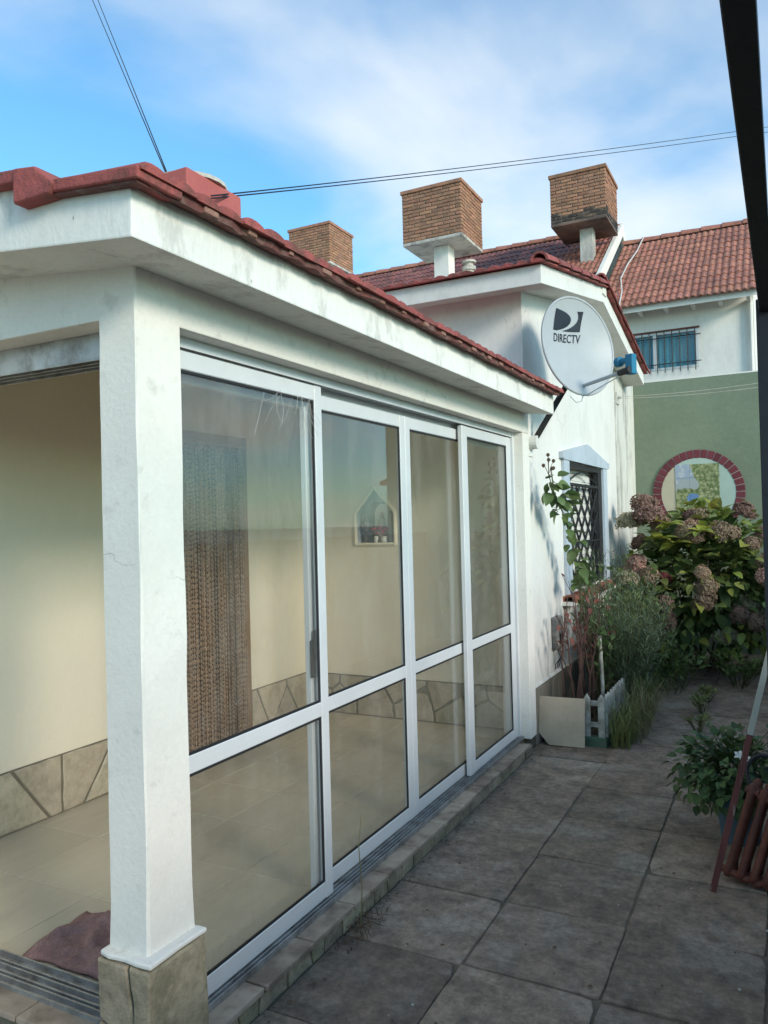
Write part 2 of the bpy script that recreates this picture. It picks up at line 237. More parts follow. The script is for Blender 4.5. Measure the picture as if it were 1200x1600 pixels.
def glass_mat():
    mt = bpy.data.materials.new('window_glass'); mt.use_nodes = True; t = mt.node_tree; t.nodes.clear(); nn, ll = t.nodes.new, t.links.new
    o = nn('ShaderNodeOutputMaterial'); fr = nn('ShaderNodeFresnel'); fr.inputs[0].default_value = 1.5
    gb = nn('ShaderNodeNewGeometry'); mi = nn('ShaderNodeMix'); mi.inputs[2].default_value = 1.5; mi.inputs[3].default_value = 1/1.5
    ll(gb.outputs['Backfacing'], mi.inputs[0]); ll(mi.outputs[0], fr.inputs[0])     # same air-to-glass reflectance on both faces of the sheet
    tr = nn('ShaderNodeBsdfTransparent'); tr.inputs[0].default_value = (0.95, 0.955, 0.95, 1)
    gl = nn('ShaderNodeBsdfGlossy'); gl.inputs['Roughness'].default_value = 0.0; gl.inputs[0].default_value = (0.95, 0.96, 0.97, 1)
    mx = nn('ShaderNodeMixShader'); ll(fr.outputs[0], mx.inputs[0]); ll(tr.outputs[0], mx.inputs[1]); ll(gl.outputs[0], mx.inputs[2])
    df = nn('ShaderNodeBsdfDiffuse'); df.inputs[0].default_value = (0.6, 0.58, 0.52, 1)
    g = nn('ShaderNodeNewGeometry'); mp = nn('ShaderNodeMapping'); mp.inputs['Scale'].default_value = (1, 1, 0.35); ll(g.outputs['Position'], mp.inputs[0])
    nz = nn('ShaderNodeTexNoise'); nz.inputs['Scale'].default_value = 5; nz.inputs['Detail'].default_value = 9; nz.inputs['Roughness'].default_value = 0.75; ll(mp.outputs[0], nz.inputs['Vector'])
    mr = nn('ShaderNodeMapRange'); mr.inputs['From Min'].default_value = 0.45; mr.inputs['From Max'].default_value = 0.85; mr.inputs['To Min'].default_value = 0.025; mr.inputs['To Max'].default_value = 0.15
    ll(nz.outputs['Fac'], mr.inputs['Value'])
    m2 = nn('ShaderNodeMixShader'); ll(mr.outputs[0], m2.inputs[0]); ll(mx.outputs[0], m2.inputs[1]); ll(df.outputs[0], m2.inputs[2]); ll(m2.outputs[0], o.inputs[0])
    return mt
M['glass'] = glass_mat()

def mural_mat():
    # painted ceramic tiles: pale sky, grey mountain, green foliage, blue pond (flat print), world x/z on the wall
    mt, t, b = newmat('landscape_tile_print'); nn, ll = t.nodes.new, t.links.new
    g = nn('ShaderNodeNewGeometry'); s = nn('ShaderNodeSeparateXYZ'); ll(g.outputs['Position'], s.inputs[0])
    nz = nn('ShaderNodeTexNoise'); nz.inputs['Scale'].default_value = 9; nz.inputs['Detail'].default_value = 6; ll(g.outputs['Position'], nz.inputs['Vector'])
    nf = nn('ShaderNodeTexVoronoi'); nf.inputs['Scale'].default_value = 55; ll(g.outputs['Position'], nf.inputs['Vector'])
    def math_(op, a, bb=None, cc=None):
        x = nn('ShaderNodeMath'); x.operation = op
        for i, q in enumerate((a, bb, cc)):
            if q is None: continue
            if isinstance(q, (int, float)): x.inputs[i].default_value = q
            else: ll(q, x.inputs[i])
        return x.outputs[0]
    def mix(f, a, bb):
        x = nn('ShaderNodeMix'); x.data_type = 'RGBA'
        for idx, q in ((0, f), (6, a), (7, bb)):
            if isinstance(q, (int, float)): x.inputs[idx].default_value = q
            elif isinstance(q, tuple): x.inputs[idx].default_value = rgba(q)
            else: ll(q, x.inputs[idx])
        return x.outputs[2]
    X, Z = s.outputs[0], s.outputs[2]
    wob = math_('MULTIPLY', math_('SUBTRACT', nz.outputs['Fac'], 0.5), 0.35)
    skyc = mix(math_('GREATER_THAN', nz.outputs['Fac'], 0.52), (0.30, 0.36, 0.45), (0.42, 0.45, 0.50))
    mtn = math_('LESS_THAN', math_('ADD', Z, wob), 2.02)
    c = mix(mtn, skyc, (0.33, 0.36, 0.37))
    nl = nn('ShaderNodeTexNoise'); nl.inputs['Scale'].default_value = 26; nl.inputs['Detail'].default_value = 5; nl.inputs['Roughness'].default_value = 0.7; ll(g.outputs['Position'], nl.inputs['Vector'])
    leafd_ = mix(math_('MULTIPLY', nf.outputs['Distance'], 1.3), (0.045, 0.075, 0.025), (0.16, 0.20, 0.07))
    fol = mix(math_('MINIMUM', math_('MAXIMUM', math_('MULTIPLY', math_('SUBTRACT', nl.outputs['Fac'], 0.46), 6.0), 0.0), 1.0), leafd_, (0.40, 0.40, 0.22))
    tree = math_('GREATER_THAN', math_('ADD', math_('ADD', X, math_('MULTIPLY', wob, 0.8)), math_('MULTIPLY', Z, 0.25)), -0.43)
    c = mix(tree, c, fol)
    low = math_('LESS_THAN', math_('ADD', Z, math_('MULTIPLY', wob, 0.6)), 1.92)
    c = mix(low, c, fol)
    px = math_('DIVIDE', math_('ADD', X, 0.97), 0.085); pz = math_('DIVIDE', math_('SUBTRACT', Z, 1.82), 0.06)
    rr = math_('ADD', math_('ADD', math_('MULTIPLY', px, px), math_('MULTIPLY', pz, pz)), math_('MULTIPLY', wob, 4))
    c = mix(math_('LESS_THAN', rr, 0.8), c, (0.12, 0.22, 0.42))
    px = math_('DIVIDE', math_('ADD', X, 0.77), 0.06); pz = math_('DIVIDE', math_('SUBTRACT', Z, 1.64), 0.035)
    rr = math_('ADD', math_('MULTIPLY', px, px), math_('MULTIPLY', pz, pz))
    c = mix(math_('LESS_THAN', rr, 1.0), c, (0.28, 0.16, 0.10))
    ll(c, b.inputs['Base Color']); b.inputs['Roughness'].default_value = 0.35
    return mt
M['mural'] = mural_mat()
M['discl'] = surf('cream_disc_paint', (0.50, 0.45, 0.34), (0.44, 0.40, 0.30), scale=6, bump=0.1)
M['discr'] = surf('mint_disc_paint', (0.40, 0.50, 0.44), (0.35, 0.45, 0.40), scale=6, bump=0.1, spots=(14, 0.05, (0.1, 0.12, 0.1)))

# ------------------------------------------------------------------ helpers
def tag(o, label, cat, group=None):
    o['label'] = label; o['category'] = cat
    if group: o['group'] = group
    return o
def struct(o): o['kind'] = 'structure'; return o
def thing(name, label, cat, loc=(0,0,0), rz=0, group=None):
    o = bpy.data.objects.new(name, None); C.objects.link(o); o.location = loc; o.rotation_euler = (0,0,rz); o.empty_display_size = 0.1
    return tag(o, label, cat, group)
def wld(p):       # world transform of a chain of unrotated/rotated parents
    return p.matrix_basis if p.parent is None else wld(p.parent) @ p.matrix_parent_inverse @ p.matrix_basis
def par(o, p):    # parent keeping the child's coordinates in world space
    o.parent = p; o.matrix_parent_inverse = wld(p).inverted(); return o
class MB:
    def __init__(s): s.v = []; s.f = []; s.mi = []
    def add(s, v, f, mi=0):
        n = len(s.v); s.v += [tuple(p) for p in v]; s.f += [tuple(i+n for i in q) for q in f]; s.mi += [mi]*len(f); return s
    def box(s, x0, x1, y0, y1, z0, z1, mi=0):
        return s.add([(x0,y0,z0),(x1,y0,z0),(x1,y1,z0),(x0,y1,z0),(x0,y0,z1),(x1,y0,z1),(x1,y1,z1),(x0,y1,z1)],
                     [(0,3,2,1),(4,5,6,7),(0,1,5,4),(1,2,6,5),(2,3,7,6),(3,0,4,7)], mi)
    def prism(s, poly, ax, a0, a1, mi=0):
        def P(u, v, a): return {'x': (a,u,v), 'y': (u,a,v), 'z': (u,v,a)}[ax]
        n = len(poly)
        return s.add([P(u,v,a0) for u,v in poly]+[P(u,v,a1) for u,v in poly],
                     [tuple(range(n))[::-1], tuple(range(n,2*n))]+[(i,(i+1)%n,n+(i+1)%n,n+i) for i in range(n)], mi)
    def tube(s, pts, rad, n=8, mi=0, caps=True):
        pts = [Vector(p) for p in pts]
        if not isinstance(rad, (list, tuple)): rad = [rad]*len(pts)
        V = []; F = []; prev = None
        for i, p in enumerate(pts):
            d = (pts[min(i+1,len(pts)-1)]-pts[max(i-1,0)]).normalized()
            if prev is None:
                a = Vector((0,0,1)) if abs(d.z) < 0.9 else Vector((1,0,0)); u = d.cross(a).normalized()
            else: u = (prev-d*prev.dot(d)).normalized()
            prev = u; w = d.cross(u)
            for k in range(n):
                t = 2*math.pi*k/n; V.append(p+rad[i]*(math.cos(t)*u+math.sin(t)*w))
        for i in range(len(pts)-1):
            for k in range(n): F.append((i*n+k, i*n+(k+1)%n, (i+1)*n+(k+1)%n, (i+1)*n+k))
        if caps: F += [tuple(range(n))[::-1], tuple(range((len(pts)-1)*n, len(pts)*n))]
        return s.add(V, F, mi)
    def lathe(s, prof, c=(0,0,0), n=12, mi=0):
        V = []; F = []
        for r, z in prof:
            for k in range(n): t = 2*math.pi*k/n; V.append((c[0]+r*math.cos(t), c[1]+r*math.sin(t), c[2]+z))
        for i in range(len(prof)-1):
            for k in range(n): F.append((i*n+k, i*n+(k+1)%n, (i+1)*n+(k+1)%n, (i+1)*n+k))
        F += [tuple(range(n))[::-1], tuple(range((len(prof)-1)*n, len(prof)*n))]
        return s.add(V, F, mi)
    def mesh(s, name, mats, smooth=False, bevel=0.0, segs=2, fix=True):
        me = bpy.data.meshes.new(name); me.from_pydata([tuple(v) for v in s.v], [], s.f)
        for mm in (mats if isinstance(mats, (list, tuple)) else [mats]): me.materials.append(M[mm] if isinstance(mm, str) else mm)
        me.polygons.foreach_set('material_index', s.mi)
        if fix or bevel:
            bm = bmesh.new(); bm.from_mesh(me)
            if fix: bmesh.ops.recalc_face_normals(bm, faces=bm.faces)
            if bevel: bmesh.ops.bevel(bm, geom=[e for e in bm.edges if len(e.link_faces) == 2 and e.calc_face_angle(0) > 0.5], offset=bevel, segments=segs, affect='EDGES', profile=0.6, clamp_overlap=True)
            bm.to_mesh(me); bm.free()
        if smooth: me.polygons.foreach_set('use_smooth', [True]*len(me.polygons))
        return me
    def build(s, name, mats, parent=None, **k):
        o = bpy.data.objects.new(name, s.mesh(name, mats, **k)); C.objects.link(o)
        if parent is not None: par(o, parent)
        return o
def inst(name, me, parent=None, mw=None):
    o = bpy.data.objects.new(name, me); C.objects.link(o)
    if mw is not None: o.matrix_basis = mw
    if parent is not None: par(o, parent)
    return o
def frame_mat(o, u, v, w):
    mm = Matrix((Vector(u), Vector(v), Vector(w))).transposed().to_4x4(); mm.translation = Vector(o); return mm

def clip(poly, n, d):     # keep points with n.p <= d
    res = []
    for i in range(len(poly)):
        a, b = poly[i], poly[(i+1) % len(poly)]
        da = n[0]*a[0]+n[1]*a[1]-d; db = n[0]*b[0]+n[1]*b[1]-d
        if da <= 0: res.append(a)
        if (da < 0 < db) or (db < 0 < da):
            t = da/(da-db); res.append((a[0]+t*(b[0]-a[0]), a[1]+t*(b[1]-a[1])))
    return res
def stones(parent, o, u, v, w, W, H, nx, ny, seed, mat='stone', thick=0.018, joint=0.014, name='stone'):
    """irregular flagstones on a W x H panel at o with axes u, v and outward normal w: one object per stone"""
    rg = random.Random(seed); S = []
    for i in range(nx):
        for j in range(ny):
            S.append(((i+0.5+rg.uniform(-.38,.38)+(0.25 if j % 2 else -.25 if ny > 1 else 0))*W/nx, (j+0.5+rg.uniform(-.33,.33))*H/ny))
    fm = frame_mat(o, u, v, w)
    for a, p in enumerate(S):
        poly = [(joint/2, joint/2), (W-joint/2, joint/2), (W-joint/2, H-joint/2), (joint/2, H-joint/2)]
        for b_, q in enumerate(S):
            if a == b_: continue
            dx, dy = q[0]-p[0], q[1]-p[1]; l = math.hypot(dx, dy); n = (dx/l, dy/l)
            poly = clip(poly, n, (n[0]*(p[0]+q[0])+n[1]*(p[1]+q[1]))/2-joint/2)
            if len(poly) < 3: break
        if len(poly) < 3: continue
        cx = sum(q[0] for q in poly)/len(poly); cy = sum(q[1] for q in poly)/len(poly)
        if max(math.hypot(q[0]-cx, q[1]-cy) for q in poly) < 0.02: continue
        fine = []
        for i in range(len(poly)):
            A, B = poly[i], poly[(i+1) % len(poly)]; le = math.hypot(B[0]-A[0], B[1]-A[1])
            fine.append(A); k = max(0, min(3, int(le/0.06)))
            for q in range(k):
                t = (q+1)/(k+1); jt = rg.uniform(-.004, .003)
                nx_, ny_ = (cx-(A[0]+B[0])/2), (cy-(A[1]+B[1])/2); nl = math.hypot(nx_, ny_)+1e-6
                fine.append((A[0]+t*(B[0]-A[0])+jt*nx_/nl, A[1]+t*(B[1]-A[1])+jt*ny_/nl))
        th = thick*rg.uniform(.75, 1.25); tx, ty = rg.uniform(-.03,.03), rg.uniform(-.03,.03)
        n = len(fine); V = [(x-cx, y-cy, 0) for x, y in fine]; e = min(0.007, 0.1*min(W/nx, H/ny))
        for x, y in fine:
            l = math.hypot(x-cx, y-cy)+1e-6; V.append(((x-cx), (y-cy), th*0.6+tx*(x-cx)+ty*(y-cy)))
        for x, y in fine:
            l = math.hypot(x-cx, y-cy)+1e-6; k = max(0.3, 1-e/l); V.append(((x-cx)*k, (y-cy)*k, th+tx*(x-cx)+ty*(y-cy)))
        V.append((0, 0, th*1.05))
        F = [(i, (i+1) % n, n+(i+1) % n, n+i) for i in range(n)]+[(n+i, n+(i+1) % n, 2*n+(i+1) % n, 2*n+i) for i in range(n)]
        F += [(2*n+i, 2*n+(i+1) % n, 3*n) for i in range(n)]
        mb = MB().add(V, F)
        inst(name, mb.mesh(name, mat, fix=False), parent, fm @ Matrix.Translation((cx, cy, 0)))

# ------------------------------------------------------------------ roof tile meshes
def tile_mesh(name, mat, w=0.2, l=0.36, h=0.026, th=0.016, humps=2, seg=5):
    """interlocking clay tile; local x across, y up the slope (0 = lower edge), z out; tilted so the lower edge rides on the row below"""
    mb = MB(); n = humps*seg; tilt = 0.020
    def pr(i):
        t = (i % seg)/seg if i < n else 0.0
        return h*(math.sin(math.pi*min(1, t*1.25))**0.8 if t*1.25 < 1 else 0.0)
    V = []
    for (yy, dz) in ((0, 0), (0.0, th), (0.012, th+0.004), (l, th)):
        for i in range(n+1):
            z = pr(i) + tilt*(1-yy/l)
            V.append((i/n*w-w/2, yy, (z+dz if dz else max(0.0, z-0.004))))
    F = []
    for r_ in range(3):
        for i in range(n): F.append((r_*(n+1)+i, r_*(n+1)+i+1, (r_+1)*(n+1)+i+1, (r_+1)*(n+1)+i))
    m_ = 3*(n+1)
    # side walls
    k = len(V); V += [(-w/2, l, 0), (w/2, l, 0)]
    F += [(0, n+1, 2*(n+1), m_, k), (n, k+1, m_+n, 2*(n+1)+n, (n+1)+n)]
    mb.add(V, F); return mb.mesh(name, mat, fix=True)
def eave_tile_mesh(name, mat, w=0.2, l=0.36, hv=0.008, hh=0.020, humps=2, seg=6, tilt=0.008):
    """painted eave tile: flat underside, top with rounded asymmetric rolls; local x across, y up the slope"""
    n = humps*seg; V = []; F = []
    def pr(i):
        t = (i % seg)/seg if i < n else 0.0
        return hv+hh*math.sin(math.pi*t**0.75)**0.75 if t else hv
    for (y, dz, top) in ((0.0, tilt, 0), (0.0, tilt, 1), (0.010, tilt, 2), (l, 0.0, 1)):
        for i in range(n+1): V.append((i/n*w-w/2, y, dz+(0 if top == 0 else pr(i)*(0.82 if top == 1 and y == 0 else 1.0))))
    m_ = n+1
    for r_ in range(3):
        for i in range(n): F.append((r_*m_+i, r_*m_+i+1, (r_+1)*m_+i+1, (r_+1)*m_+i))
    k = len(V); V += [(-w/2, l, 0), (w/2, l, 0)]
    F += [(0, m_, 2*m_, 3*m_, k), (n, k+1, 3*m_+n, 2*m_+n, m_+n), (0, k, k+1, n)]
    return MB().add(V, F).mesh(name, mat)
def barrel_mesh(name, mat, l=0.42, r0=0.085, r1=0.07, th=0.016, n=9, span=math.pi):
    """half-barrel tile along local +y, lower (wider) end at y=0"""
    V = []; F = []
    for (y, r) in ((0, r0), (l, r1)):
        for q in (0, th):
            for k in range(n+1):
                t = math.pi/2-span/2+span*k/n
                V.append(((r-q)*math.cos(t), y, (r-q)*math.sin(t)))
    m_ = n+1
    for k in range(n):
        F += [(k, k+1, 2*m_+k+1, 2*m_+k), (m_+k, 3*m_+k, 3*m_+k+1, m_+k+1), (k, m_+k, m_+k+1, k+1), (2*m_+k, 2*m_+k+1, 3*m_+k+1, 3*m_+k)]
    F += [(0, 2*m_, 3*m_, m_), (n, m_+n, 3*m_+n, 2*m_+n)]
    mb = MB().add(V, F); return mb.mesh(name, mat, smooth=False)

# ================================================================== SETTING: ground
g = MB().box(-300, 300, -300, 300, -0.5, -0.06).build('ground', 'ground'); struct(g)
bed = MB()
import itertools
gx = [-1.64+i*0.06 for i in range(9)]; gy = [5.605+i*0.085 for i in range(51)]
V = [(x, y, 0.05+random.uniform(-.02,.025)) for y in gy for x in gx]; F = [(j*9+i, j*9+i+1, (j+1)*9+i+1, (j+1)*9+i) for j in range(50) for i in range(8)]
bed.add(V, F); bedo = bed.build('soil_bed', 'soil', smooth=True, fix=False); struct(bedo)
pv = MB().box(-1.66, 1.0, -3.0, 9.9, -0.058, -0.009).build('pavement', 'joint'); struct(pv)
def slab_mesh(seed):
    rg = random.Random(seed); hx, hy = .2460, .2515; P = []
    for (a, b_) in (((-hx,-hy),(hx,-hy)), ((hx,-hy),(hx,hy)), ((hx,hy),(-hx,hy)), ((-hx,hy),(-hx,-hy))):
        for k in range(7):
            t = (k+rg.uniform(-.2,.2))/7 if k else 0; q = rg.uniform(-.0035,.0015)
            P.append(((a[0]+(b_[0]-a[0])*t)*(1+q/hx), (a[1]+(b_[1]-a[1])*t)*(1+q/hy)))
    if rg.random() < .5: P[0] = (P[0][0]+.018, P[0][1]+.012)
    return MB().prism(P, 'z', -.035, 0).mesh('paving_slab', 'slab', bevel=0.005)
slabs = [slab_mesh(k) for k in range(7)]
for i in range(5):
    for j in range(-9, 15):
        x = -1.35+0.5*i - 0.012*((j-1)/4); y = 2.64-0.256+0.512*(j)
        if i == 0 and y > 5.2: continue
        if y > 9.75: continue
        mw = Matrix.Translation((x+random.uniform(-.004,.004), y+random.uniform(-.004,.004), random.uniform(-.005,.004))) @ Matrix.Rotation(random.uniform(-.007,.007), 4, 'X') @ Matrix.Rotation(random.uniform(-.006,.006), 4, 'Y') @ Matrix.Rotation(random.uniform(-.006,.006), 4, 'Z')
        inst('paving_slab', random.choice(slabs), pv, mw @ Matrix.Rotation(random.choice((0, math.pi)), 4, 'Z'))
# small flat cement repair by the sill
def blob(cx, cy, rx, ry, z, seed, th=0.004):
    rg = random.Random(seed); mb = MB(); n = 18
    mb.prism([(cx+rx*math.cos(2*math.pi*k/n)*rg.uniform(.75,1.15), cy+ry*math.sin(2*math.pi*k/n)*rg.uniform(.75,1.15)) for k in range(n)], 'z', z-0.004, z+th); return mb
stp = MB().box(-1.625,-1.108,5.205,5.528,-.03,-.002).build('paving_strip','slab'); par(stp, pv)
terr = MB().box(-9, -1.62, -3, 1.63, -0.058, 0.02).build('terrace', 'silltile'); struct(terr)

# ================================================================== SUNROOM
SL = 0.105                                                # roof slope (rises towards -X)
TH = 0.135
def soff(x): return 2.335 + SL*(-1.40-x)
sr = thing('sunroom', 'white sunroom with sliding glass doors, stone pillar base and red tiled eave', 'sunroom', (-2.6, 3.4, 0))
# pillar (slightly irregular plaster edges)
pil = MB()
zs = [0.425+i*(2.42-0.425)/16 for i in range(17)]
rg = random.Random(4); ring = []
V = []; F = []
for i, z in enumerate(zs):
    fl = 0.003 if i == 0 else 0
    cs = [(-1.742-fl, 1.607-fl), (-1.606, 1.607-fl), (-1.600+fl*0.5, 1.613), (-1.600+fl, 1.785+fl), (-1.742-fl, 1.785+fl)]
    for (x, y) in cs: V.append((x+rg.uniform(-.0016,.0016), y+rg.uniform(-.0016,.0016), z))
for i in range(len(zs)-1):
    for k in range(5): F.append((i*5+k, i*5+(k+1) % 5, (i+1)*5+(k+1) % 5, (i+1)*5+k))
pil.add(V, F); pil.build('pillar', 'white', sr)
# beams
MB().box(-1.80, -1.6030, 1.77, 5.375, 2.222, 2.43).build('beam', 'white', sr, bevel=0.006)
MB().prism([(-3.6, 2.224), (-1.62, 2.224), (-1.62, 2.40), (-3.6, 2.40+SL*1.9)], 'y', 1.610, 1.84).build('beam', 'white', sr, bevel=0.005)
# roof slab with fascia
sl = MB(); V = []; F = []
yy = [1.40+i*(5.30-1.40)/26 for i in range(27)]
xx = [-1.40, -3.0, -5.6]
mb = MB().prism([(-1.40, soff(-1.40)), (-1.40, soff(-1.40)+TH), (-5.6, soff(-5.6)+TH), (-5.6, soff(-5.6))], 'y', 1.40, 5.30)
slab = mb.build('roof_slab', 'fascia', sr, bevel=0.005)
MB().prism([(-1.86, soff(-1.86)-0.004), (-1.86, soff(-1.86)+0.0), (-3.52, soff(-3.52)+0.0), (-3.52, soff(-3.52)-0.004)], 'y', 1.84, 5.37).build('ceiling', 'ceil', sr)
# roof tiles: columns along y, rows up the slope
tm = eave_tile_mesh('roof_tile', 'redtile')
th_s = math.atan(SL)
for row in range(6):
    for col in range(20):
        y = 1.372+0.1+col*0.1965+(0.05 if row else 0)
        x = -1.335-0.30*row
        z = soff(x)+TH+0.004
        u = Vector((0, 1, 0)); v = Vector((-math.cos(th_s), 0, math.sin(th_s))); w = u.cross(v)
        mw = frame_mat((x+random.uniform(-.008,.008), y+random.uniform(-.003,.003), z+random.uniform(-.002,.003)), u, v, w) @ Matrix.Rotation(random.uniform(-.015,.015), 4, 'Z')
        inst('roof_tile', tm, sr, mw)
rge = random.Random(31); V = []; ys = [1.385+i*0.0485 for i in range(81)]
for y in ys:
    a = rge.uniform(-.016,-.004); xo = -1.352+rge.uniform(-.006,.004)
    V += [(xo, y, soff(-1.36)+TH+a), (xo+.003, y, soff(-1.36)+TH+.014), (-1.398, y, soff(-1.4)+TH+.014), (-1.398, y, soff(-1.4)+TH-.002+a*.2)]
MB().add(V, [(4*i+k, 4*i+(k+1)%4, 4*i+4+(k+1)%4, 4*i+4+k) for i in range(80) for k in range(4)]+[(0,1,2,3),(320,323,322,321)]).build('eave_bedding', 'bedding', sr)
for k in range(18):
    y = 1.44+0.2*k+rge.uniform(-.02,.02); l_ = rge.uniform(.012,.03)
    MB().box(-1.358,-1.344+rge.uniform(-.002,.002),y-l_,y+l_,soff(-1.36)+TH-.006+rge.uniform(-.004,.004),soff(-1.36)+TH+.011).build('mortar_lump','mortarpale',sr,bevel=0.005)
# verge tiles on the front slope: a thin one at the corner, then a raised run that starts with a slanted end block
def verge(x0, x1, ea, eb, y1=1.52):
    mb = MB(); V = []
    for x in (x0, x1):
        zt_ = soff(x)+TH
        for (y, e) in ((1.362, ea), (y1, ea), (y1, eb), (1.362, eb)): V.append((x, y, zt_+e))
    mb.add(V, [(0,1,2,3),(4,7,6,5),(0,4,5,1),(1,5,6,2),(2,6,7,3),(3,7,4,0)])
    return mb.build('verge_tile', 'redtile', sr, bevel=0.007, segs=3)
verge(-1.340, -1.70, -0.010, 0.022)
MB().prism([(-1.352,soff(-1.352)+TH-.016),(-1.352,soff(-1.352)+TH-.009),(-1.70,soff(-1.70)+TH-.009),(-1.70,soff(-1.70)+TH-.016)],'y',1.372,1.41).build('verge_bedding','bedding',sr)
MB().prism([(-1.775,2.478),(-1.64,2.478),(-1.618,2.503),(-1.690,2.562),(-1.775,2.574)],'y',1.355,1.55).build('verge_block','redtile',sr,bevel=0.010,segs=3)
for k in range(4): verge(-1.755-0.42*k, -1.755-0.42*k-0.45, 0.030+0.012*k, 0.066+0.012*k)
MB().prism([(-1.77,soff(-1.77)+.130),(-1.77,soff(-1.77)+.175),(-3.6,soff(-3.6)+.19),(-3.6,soff(-3.6)+.130)],'y',1.4015,1.5).build('fascia_upstand','fascia',sr)

# pillar base clad in flagstone
blk = MB().box(-1.755, -1.572, 1.582, 1.80, -0.05, 0.414).build('pillar_base', 'grout', sr, bevel=0.006)
stones(blk, (-1.764, 1.583, 0.0), (1,0,0), (0,0,1), (0,-1,0), 0.204, 0.418, 2, 2, 11, thick=0.014, joint=0.012)
stones(blk, (-1.573, 1.572, 0.0), (0,1,0), (0,0,1), (1,0,0), 0.235, 0.418, 1, 1, 5, thick=0.014, joint=0.012)
rgc = random.Random(2); cp_ = [(-1.760+.193*t, 1.573) for t in (0,.25,.5,.75)]+[(-1.563,1.573+.232*t) for t in (0,.25,.5,.75)]+[(-1.563-.197*t,1.803) for t in (0,.5)]+[(-1.760,1.803)]
MB().prism([(x+rgc.uniform(-.006,.004), y+rgc.uniform(-.006,.004)) for x, y in cp_], 'z', 0.417, 0.432).build('base_cap', 'white', sr, bevel=0.007, segs=3)

# floor, interior walls
fl = MB().box(-3.6, -1.772, 1.645, 5.40, -0.05, 0.092).build('floor', 'grout', sr)
tmf = MB().box(-.2235, .2235, -.2235, .2235, -.006, 0.004).mesh('floor_tile', 'floortile', bevel=0.002, segs=1)
for i in range(4):
    for j in range(8):
        x = -3.51+0.225+0.45*i; y = 1.84+0.225+0.45*j
        sx = 1
        if x > -1.8+0.0: continue
        inst('floor_tile', tmf, fl, Matrix.Translation((x, y, 0.096)) )
# left interior wall with a door opening (y 3.66..4.54)
lw = MB()
lw.box(-3.75, -3.51, 0.6, 3.66, 0, 2.60); lw.box(-3.75, -3.51, 4.54, 5.38, 0, 2.60); lw.box(-3.75, -3.51, 3.66, 4.54, 2.22, 2.60)
lwo = lw.build('wall', 'cream', sr)
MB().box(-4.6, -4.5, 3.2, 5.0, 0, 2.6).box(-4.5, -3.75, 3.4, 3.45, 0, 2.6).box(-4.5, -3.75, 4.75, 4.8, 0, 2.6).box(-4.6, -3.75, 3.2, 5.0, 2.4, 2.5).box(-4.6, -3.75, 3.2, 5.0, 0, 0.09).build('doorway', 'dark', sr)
MB().box(-3.70, -3.497, 4.50, 4.585, 0.1, 2.26).box(-3.70, -3.497, 3.61, 3.69, 0.1, 2.26).box(-3.70, -3.497, 3.61, 4.585, 2.20, 2.262).build('door_frame', 'wood', sr, bevel=0.004)
# far interior wall (house wall) with pointed niche
fwm = MB(); X0, X1, ZB, ZS, ZT = -3.03, -2.68, 1.45, 1.70, 1.90; XC = (X0+X1)/2
for (a, b_, c, d) in ((-3.52, X0, 0, 2.56), (X1, -1.70, 0, 2.56), (X0, X1, 0, ZB), (X0, X1, ZT, 2.56)): fwm.box(a, b_, 5.36, 5.379, c, d)
fwm.prism([(X0, ZS), (XC, ZT), (X0, ZT)], 'y', 5.36, 5.379); fwm.prism([(X1, ZS), (X1, ZT), (XC, ZT)], 'y', 5.36, 5.379)
fwo = fwm.build('wall', 'cream', sr)
nb = MB(); nb.box(X0-.02, X1+.02, 5.474, 5.49, ZB-.02, ZT+.02); nb.box(X0-.02, X0, 5.38, 5.474, ZB-.02, ZT); nb.box(X1, X1+.02, 5.38, 5.474, ZB-.02, ZT); nb.box(X0, X1, 5.38, 5.474, ZB-.02, ZB)
nb.prism([(X0, ZS), (XC, ZT), (XC, ZT+.02), (X0, ZS+.02)], 'y', 5.38, 5.474); nb.prism([(X1, ZS), (X1, ZS+.02), (XC, ZT+.02), (XC, ZT)], 'y', 5.38, 5.474)
nb.build('niche', 'niche', sr)
brd = MB()
for P, Q in (((X0,ZB),(X0,ZS)), ((X0,ZS),(XC,ZT)), ((XC,ZT),(X1,ZS)), ((X1,ZS),(X1,ZB)), ((X1,ZB),(X0,ZB))):
    brd.tube([(P[0],5.357,P[1]),(Q[0],5.357,Q[1])], 0.014, 6)
brd.build('niche_border', 'cream', sr)
# skirting of flagstones
stones(lwo, (-3.509, 1.2, 0.1), (0,1,0), (0,0,1), (1,0,0), 2.41, 0.315, 10, 1, 22, mat='stonein', thick=0.010, joint=0.016)
stones(lwo, (-3.509, 4.59, 0.1), (0,1,0), (0,0,1), (1,0,0), 0.77, 0.315, 4, 1, 31, mat='stonein', thick=0.010, joint=0.016)
stones(fwo, (-3.50, 5.361, 0.1), (1,0,0), (0,0,1), (0,-1,0), 1.78, 0.315, 6, 2, 24, mat='stonein', thick=0.010, joint=0.016)
MB().box(-3.509, -3.505, 1.2, 3.61, 0.1, 0.415).box(-3.509, -3.505, 4.585, 5.36, 0.1, 0.415).box(-3.505, -1.72, 5.355, 5.3595, 0.1, 0.415).build('skirting_grout', 'grout', sr)

